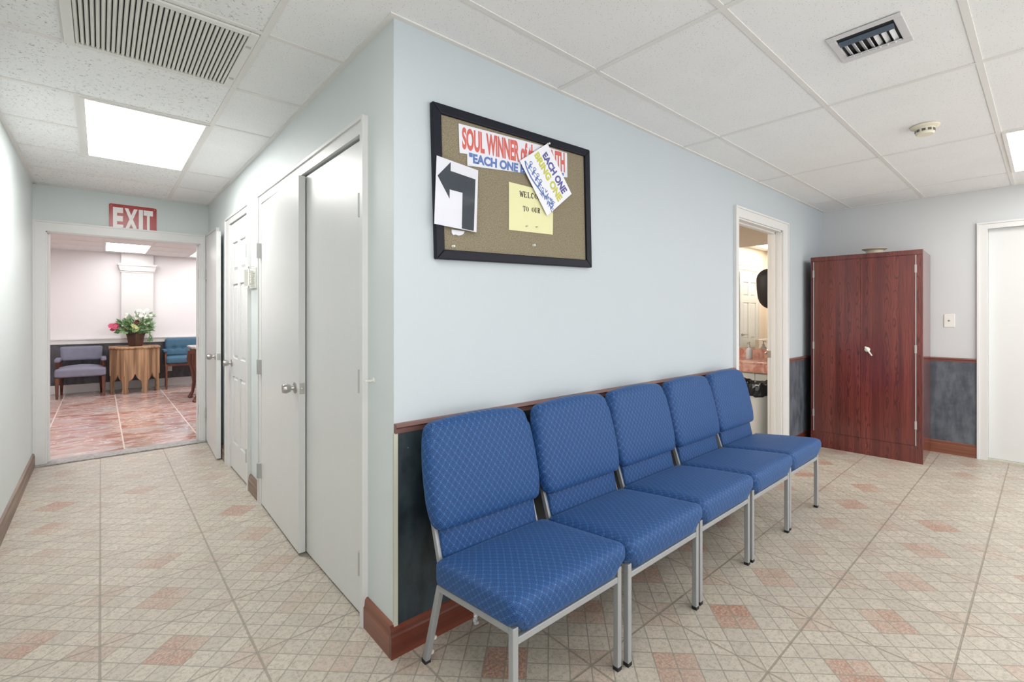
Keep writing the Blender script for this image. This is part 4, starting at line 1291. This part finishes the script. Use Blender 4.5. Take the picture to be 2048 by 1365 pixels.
fol = MB()
for k in range(150):
    an = rnd.uniform(0, 2 * math.pi)
    el = rnd.uniform(-0.35, 1.2)
    rr = rnd.uniform(0.05, 0.17)
    p = Vector((math.cos(an) * rr * 1.1, math.sin(an) * rr * 0.8, 0.24 + max(0, el) * 0.12 + rnd.uniform(0, 0.06)))
    leaf(fol, p, (math.cos(an), math.sin(an) * 0.8, el * 0.8), rnd.uniform(0.07, 0.12), rnd.uniform(0.045, 0.075), up=(rnd.uniform(-1, 1), rnd.uniform(-1.2, 0.2), rnd.uniform(-0.2, 0.8)))
for k in range(14):
    z = 0.24 - 0.02 * k
    leaf(fol, (0.17 + 0.01 * k % 0.05, -0.08, max(0.13, z)), (rnd.uniform(-.6, .8), -0.4, -0.8), 0.07, 0.035)
f_ = fol.build('foliage', M['leaf'], pt, world=False)
pal = MB()
for k in range(48):
    an = rnd.uniform(0, 2 * math.pi)
    p = Vector((0.10 + math.cos(an) * 0.11, math.sin(an) * 0.08, 0.28 + rnd.uniform(0, 0.27)))
    leaf(pal, p, (math.cos(an) * 0.7 + 0.3, math.sin(an), rnd.uniform(0, 1.2)), 0.08, 0.045, up=(rnd.uniform(-1, 1), -1, 0.3))
leaf(pal, (-0.06, 0, 0.36), (-0.15, 0, 1), 0.2, 0.11, up=(0, 1, 0))
leaf(pal, (-0.02, 0, 0.34), (0.25, 0, 1), 0.16, 0.08, up=(0, 1, 0))
pal.build('pale_foliage', M['leaf_pale'], pt, world=False)
stm = MB()
blooms = []
for k in range(9):
    p = Vector((-0.2 - rnd.uniform(0, 0.13), rnd.uniform(-0.06, 0.03), 0.29 + rnd.uniform(-0.02, 0.1)))
    blooms.append((p, 0.034, 'petal_pink'))
for p in ((0.045, -0.05, 0.43), (0.01, -0.06, 0.40), (-0.12, -0.08, 0.30)):
    blooms.append((Vector(p), 0.036, 'petal_red'))
for k in range(20):
    blooms.append((Vector((rnd.uniform(-0.02, 0.2), rnd.uniform(-0.08, 0.04), 0.36 + rnd.uniform(0, 0.26))), 0.03, 'petal_white'))
for k in range(6):
    blooms.append((Vector((rnd.uniform(-0.1, 0.08), -0.09 + rnd.uniform(-0.03, 0.02), 0.27 + rnd.uniform(0, 0.08))), 0.034, 'petal_lime'))
for k in range(7):
    blooms.append((Vector((-0.16 + 0.05 * rnd.random(), 0.03, 0.40 + 0.025 * k)), 0.017, 'petal_white'))
for p, r0, mt in blooms:
    stm.tube([(p.x * 0.2, p.y * 0.2, 0.2), (p.x * 0.7, p.y * 0.7, 0.2 + (p.z - 0.2) * 0.7), tuple(p)], 0.003, 5)
stm.build('stems', M['leaf'], pt, world=False)
for p, r0, mt in blooms:
    fb = MB()
    for k in range(7):
        an = 2 * math.pi * k / 7 + rnd.uniform(0, 0.4)
        leaf(fb, p, (math.cos(an), -0.45 + 0.5 * math.sin(an), math.sin(an) * 0.8 + 0.2), r0 * 1.25, r0 * 0.9, up=(0, -1, 0.2))
    fb.lathe([(r0 * 0.25, -r0 * .2), (r0 * 0.35, 0), (r0 * 0.2, r0 * .3)], p, 8, (0, -1, 0))
    fb.build('flower', M[mt], pt, world=False)

ol = empty('wall_outlet', (0.13, LY1, 0.35), 'white wall outlet under the slate blue armchair', 'outlet')
MB().box(0.08, 0.155, LY1 - 0.016, LY1 - 0.01, 0.27, 0.38).build('plate', M['plastic_white'], ol, bevel=0.002)
MB().box(0.105, 0.13, LY1 - 0.019, LY1 - 0.016, 0.3, 0.35).build('socket', M['bumper'], ol)

sdt = empty('carved_side_table', (0.62, 7.15, 0), 'carved dark wood table with a pale marble top behind the right door jamb', 'table')
MB().prism([(0.175, 6.9), (0.21, 6.82), (1.1, 6.82), (1.1, 7.5), (0.21, 7.5), (0.175, 7.42)], 0.80, 0.83, 'z').build('table_top', M['threshold'], sdt, bevel=0.008)
MB().box(0.215, 1.06, 6.87, 7.45, 0.7, 0.8).build('apron', M['walnut'], sdt, bevel=0.01)
for lx, ly in ((0.24, 6.9), (0.24, 7.42), (1.04, 6.9), (1.04, 7.42)):
    g_ = MB().tube([(lx, ly, 0.74), (lx - 0.02, ly, 0.62), (lx + 0.015, ly, 0.45), (lx + 0.03, ly, 0.25), (lx + 0.01, ly, 0.1), (lx - 0.02, ly, 0.03)], [0.055, 0.05, 0.034, 0.026, 0.022, 0.03], 10)
    g_.lathe([(0.02, 0), (0.038, 0.01), (0.036, 0.03), (0.018, 0.045)], (lx - 0.02, ly, 0.0), 12)
    g_.build('leg', M['walnut'], sdt, smooth=50)

# ------------------------------------------------------------------ bathroom
BXL, BXR, BYF = 1.9, 4.94, 1.7
st('floor_bathroom', MB().box(BXL, BXR + WT, WT, BYF + WT, -0.05, 0.001), M['threshold'], 'pale bathroom floor', 'floor')
st('ceiling_bathroom', MB().box(BXL, BXR + WT, WT, BYF + WT, H, H + 0.05), M['ceil_plain'], 'bathroom ceiling', 'ceiling')
st('wall_bathroom_right', MB().box(BXR, BXR + WT, WT + 0.001, BYF + WT, 0, H), M['bath_wall'], 'tan bathroom wall above the mirror', 'wall')
st('wall_bathroom_left', MB().box(BXL - WT, BXL, WT + 0.001, BYF + WT, 0, H), M['bath_wall'], 'tan bathroom wall facing the mirror', 'wall')
st('wall_bathroom_back', MB().box(BXL, BXR, BYF, BYF + WT, 0, H), M['bath_wall'], 'tan bathroom back wall', 'wall')
ceiling_light(2.1, 3.2, 0.98, 1.54, H, M['light_bath'], 'warm lit bathroom ceiling panel seen in the mirror', 'bathroom lights')
d5 = empty('door_5', (2.66, BYF, 0), 'white panelled bathroom door seen only in the mirror', 'door', None, 'structure')
c = MB()
casing_y(c, 2.24, 3.1, 2.31, 3.03, 2.06, 2.14, BYF)
c.build('casing', M['trim_white'], d5)
lf = panel_leaf(MB(), lambda u, v, d: (2.32 + u, BYF - 0.0 - d, 0.014 + v), 0.70, 2.0, [(a * 1.05, b * 1.05, c_ * 0.97, d * 0.97) for a, b, c_, d in pl]).build('door_leaf', M['white_door'], d5)
MB().lathe([(0.026, 0), (0.026, 0.008), (0.01, 0.01), (0.01, 0.045)], (2.95, BYF - 0.034, 0.99), 14, (0, -1, 0)).bar((2.95, BYF - 0.076, 0.99), (2.84, BYF - 0.076, 0.985), 0.016, 0.014).build('lever_handle', M['chrome'], lf)
st('trim_20', MB().box(2.25, 3.0, 1.38, 1.44, 0.0, 0.92), M['bath_wall'], 'low tan partition in the bathroom seen in the mirror', 'partition')

vn = empty('vanity_counter', (4.68, 0.9, 0), 'pink marble bathroom vanity with a white cabinet below', 'vanity')
VX = 4.412
MB().box(VX, BXR - 0.001, WT + 0.005, BYF - 0.005, 0.775, 0.8).build('countertop', M['marble_pink'], vn, bevel=0.005)
MB().box(VX, VX + 0.02, WT + 0.005, BYF - 0.005, 0.684, 0.775).build('apron', M['marble_pink'], vn)
MB().box(BXR - 0.022, BXR - 0.001, WT + 0.005, BYF - 0.005, 0.8, 0.908).build('backsplash', M['marble_pink'], vn)
MB().box(VX + 0.03, BXR - 0.001, WT + 0.005, BYF - 0.005, 0.08, 0.684).build('cabinet_body', M['white_door'], vn)
for k, (ya, yb) in enumerate(((0.15, 0.452), (0.458, 0.85), (0.856, 1.25), (1.256, 1.65))):
    MB().box(VX + 0.018, VX + 0.03, ya, yb, 0.1, 0.675).build('cabinet_door', M['white_door'], vn, bevel=0.003)
MB().lathe([(0.21, 0), (0.205, 0.004), (0.18, 0.003), (0.14, 0.0015), (0.001, 0.001)], (4.66, 0.55, 0.8), 32, sx=0.85).build('basin_rim', M['marble_pink'], vn, smooth=40)
fc = empty('faucet', (4.82, 0.46, 0.801), 'chrome faucet standing on the pink vanity beside the door jamb', 'faucet')
MB().lathe([(0.028, 0), (0.028, 0.012), (0.015, 0.02), (0.014, 0.07), (0.018, 0.08)], (4.82, 0.46, 0.8015), 16).tube([(4.82, 0.46, 0.865), (4.76, 0.46, 0.885), (4.71, 0.46, 0.872)], 0.01, 10).build('spout', M['chrome'], fc, smooth=40)
MB().tube([(4.82, 0.46, 0.88), (4.83, 0.46, 0.9), (4.79, 0.46, 0.915)], 0.008, 8).build('lever', M['chrome'], fc, smooth=40)
mr = tag(MB().box(BXR - 0.006, BXR, WT + 0.01, BYF - 0.01, 0.915, 2.127).build('mirror', M['mirror']), 'large frameless mirror over the pink vanity', 'mirror')
sb = empty('soap_bottle', (4.73, 0.64, 0.8), 'clear pump soap bottle on the pink vanity, left of the faucet', 'soap bottle')
MB().lathe([(0.032, 0), (0.036, 0.01), (0.036, 0.1), (0.028, 0.12), (0.014, 0.13), (0.014, 0.14)], (4.73, 0.64, 0.8015), 20).build('bottle', M['soap'], sb, smooth=40)
MB().lathe([(0.016, 0.14), (0.016, 0.155), (0.006, 0.157), (0.006, 0.185), (0.014, 0.187), (0.014, 0.197)], (4.73, 0.64, 0.8), 14).tube([(4.73, 0.64, 0.992), (4.69, 0.64, 0.99), (4.675, 0.64, 0.98)], 0.006, 8).build('pump_head', M['plastic_white'], sb, smooth=40)

tc = empty('trash_can', (4.13, 0.36, 0), 'white bathroom waste bin lined with a black bag, in the doorway', 'trash can')
MB().lathe([(0.15, 0.0), (0.152, 0.01), (0.182, 0.58), (0.19, 0.585), (0.19, 0.605), (0.178, 0.605), (0.172, 0.55), (0.001, 0.5)], (4.13, 0.36, 0.003), 32).build('bin_body', M['bin'], tc, smooth=40)
rnd = random.Random(7)
bg = MB()
seg = 48
rows_ = [(0.182, 0.5), (0.194, 0.51), (0.198, 0.55), (0.196, 0.60), (0.186, 0.625), (0.172, 0.618), (0.16, 0.58), (0.13, 0.5)]
V, F_ = [], []
jit = [[rnd.uniform(-1, 1) for _ in range(seg)] for _ in rows_]
for i, (rr, z) in enumerate(rows_):
    for k in range(seg):
        an = 2 * math.pi * k / seg
        am = 0.006 if i in (0,) else 0.009
        dz = (0.02 if i in (3, 4, 5) else 0.012) * jit[i][k // 2 % seg]
        V.append((4.13 + (rr + am * abs(jit[i][k])) * math.cos(an), 0.36 + (rr + am * abs(jit[i][k])) * math.sin(an), z + dz))
for i in range(len(rows_) - 1):
    for k in range(seg):
        j = (k + 1) % seg
        F_.append((i * seg + k, i * seg + j, (i + 1) * seg + j, (i + 1) * seg + k))
bg.faces(V, F_)
bgo = bg.build('bin_liner', M['bag'], tc)
sld = bgo.modifiers.new('sheet', 'SOLIDIFY')
sld.thickness = 0.001
pa = MB()
for k in range(6):
    a0, a1 = R(188 + k * 2.4), R(188 + (k + 1) * 2.4)
    for aa, ab in ((a0, a1),):
        pa.faces([(4.13 + r_ * math.cos(q), 0.36 + r_ * math.sin(q), z) for r_, z, q in ((0.170, 0.28, aa), (0.170, 0.28, ab), (0.1765, 0.40, ab), (0.1765, 0.40, aa), (0.166, 0.28, aa), (0.166, 0.28, ab), (0.172, 0.40, ab), (0.172, 0.40, aa))],
                 [(0, 1, 2, 3), (7, 6, 5, 4), (0, 4, 5, 1), (3, 2, 6, 7), (0, 3, 7, 4), (1, 5, 6, 2)])
pa.build('sticker', M['orange'], tc)

dsp = empty('towel_dispenser', (4.36, WT, 1.58), 'rounded charcoal wall dispenser beside the mirror, half hidden by the door jamb', 'dispenser')


def disp(x, y, z):
    tz = z / 0.21
    k = 1.0 - 0.38 * max(0.0, -tz) ** 1.3 - 0.10 * max(0.0, tz) ** 2
    return (x * k, y * (0.9 + 0.1 * tz), z)


MB().rbox((4.36, WT + 0.135, 1.58), (0.19, 0.13, 0.208), 0.125, 14, disp).build('dispenser_shell', M['dark_plastic'], dsp, smooth=70)
MB().box(4.3, 4.42, WT + 0.0, WT + 0.06, 1.45, 1.7).build('mounting_plate', M['black'], dsp)
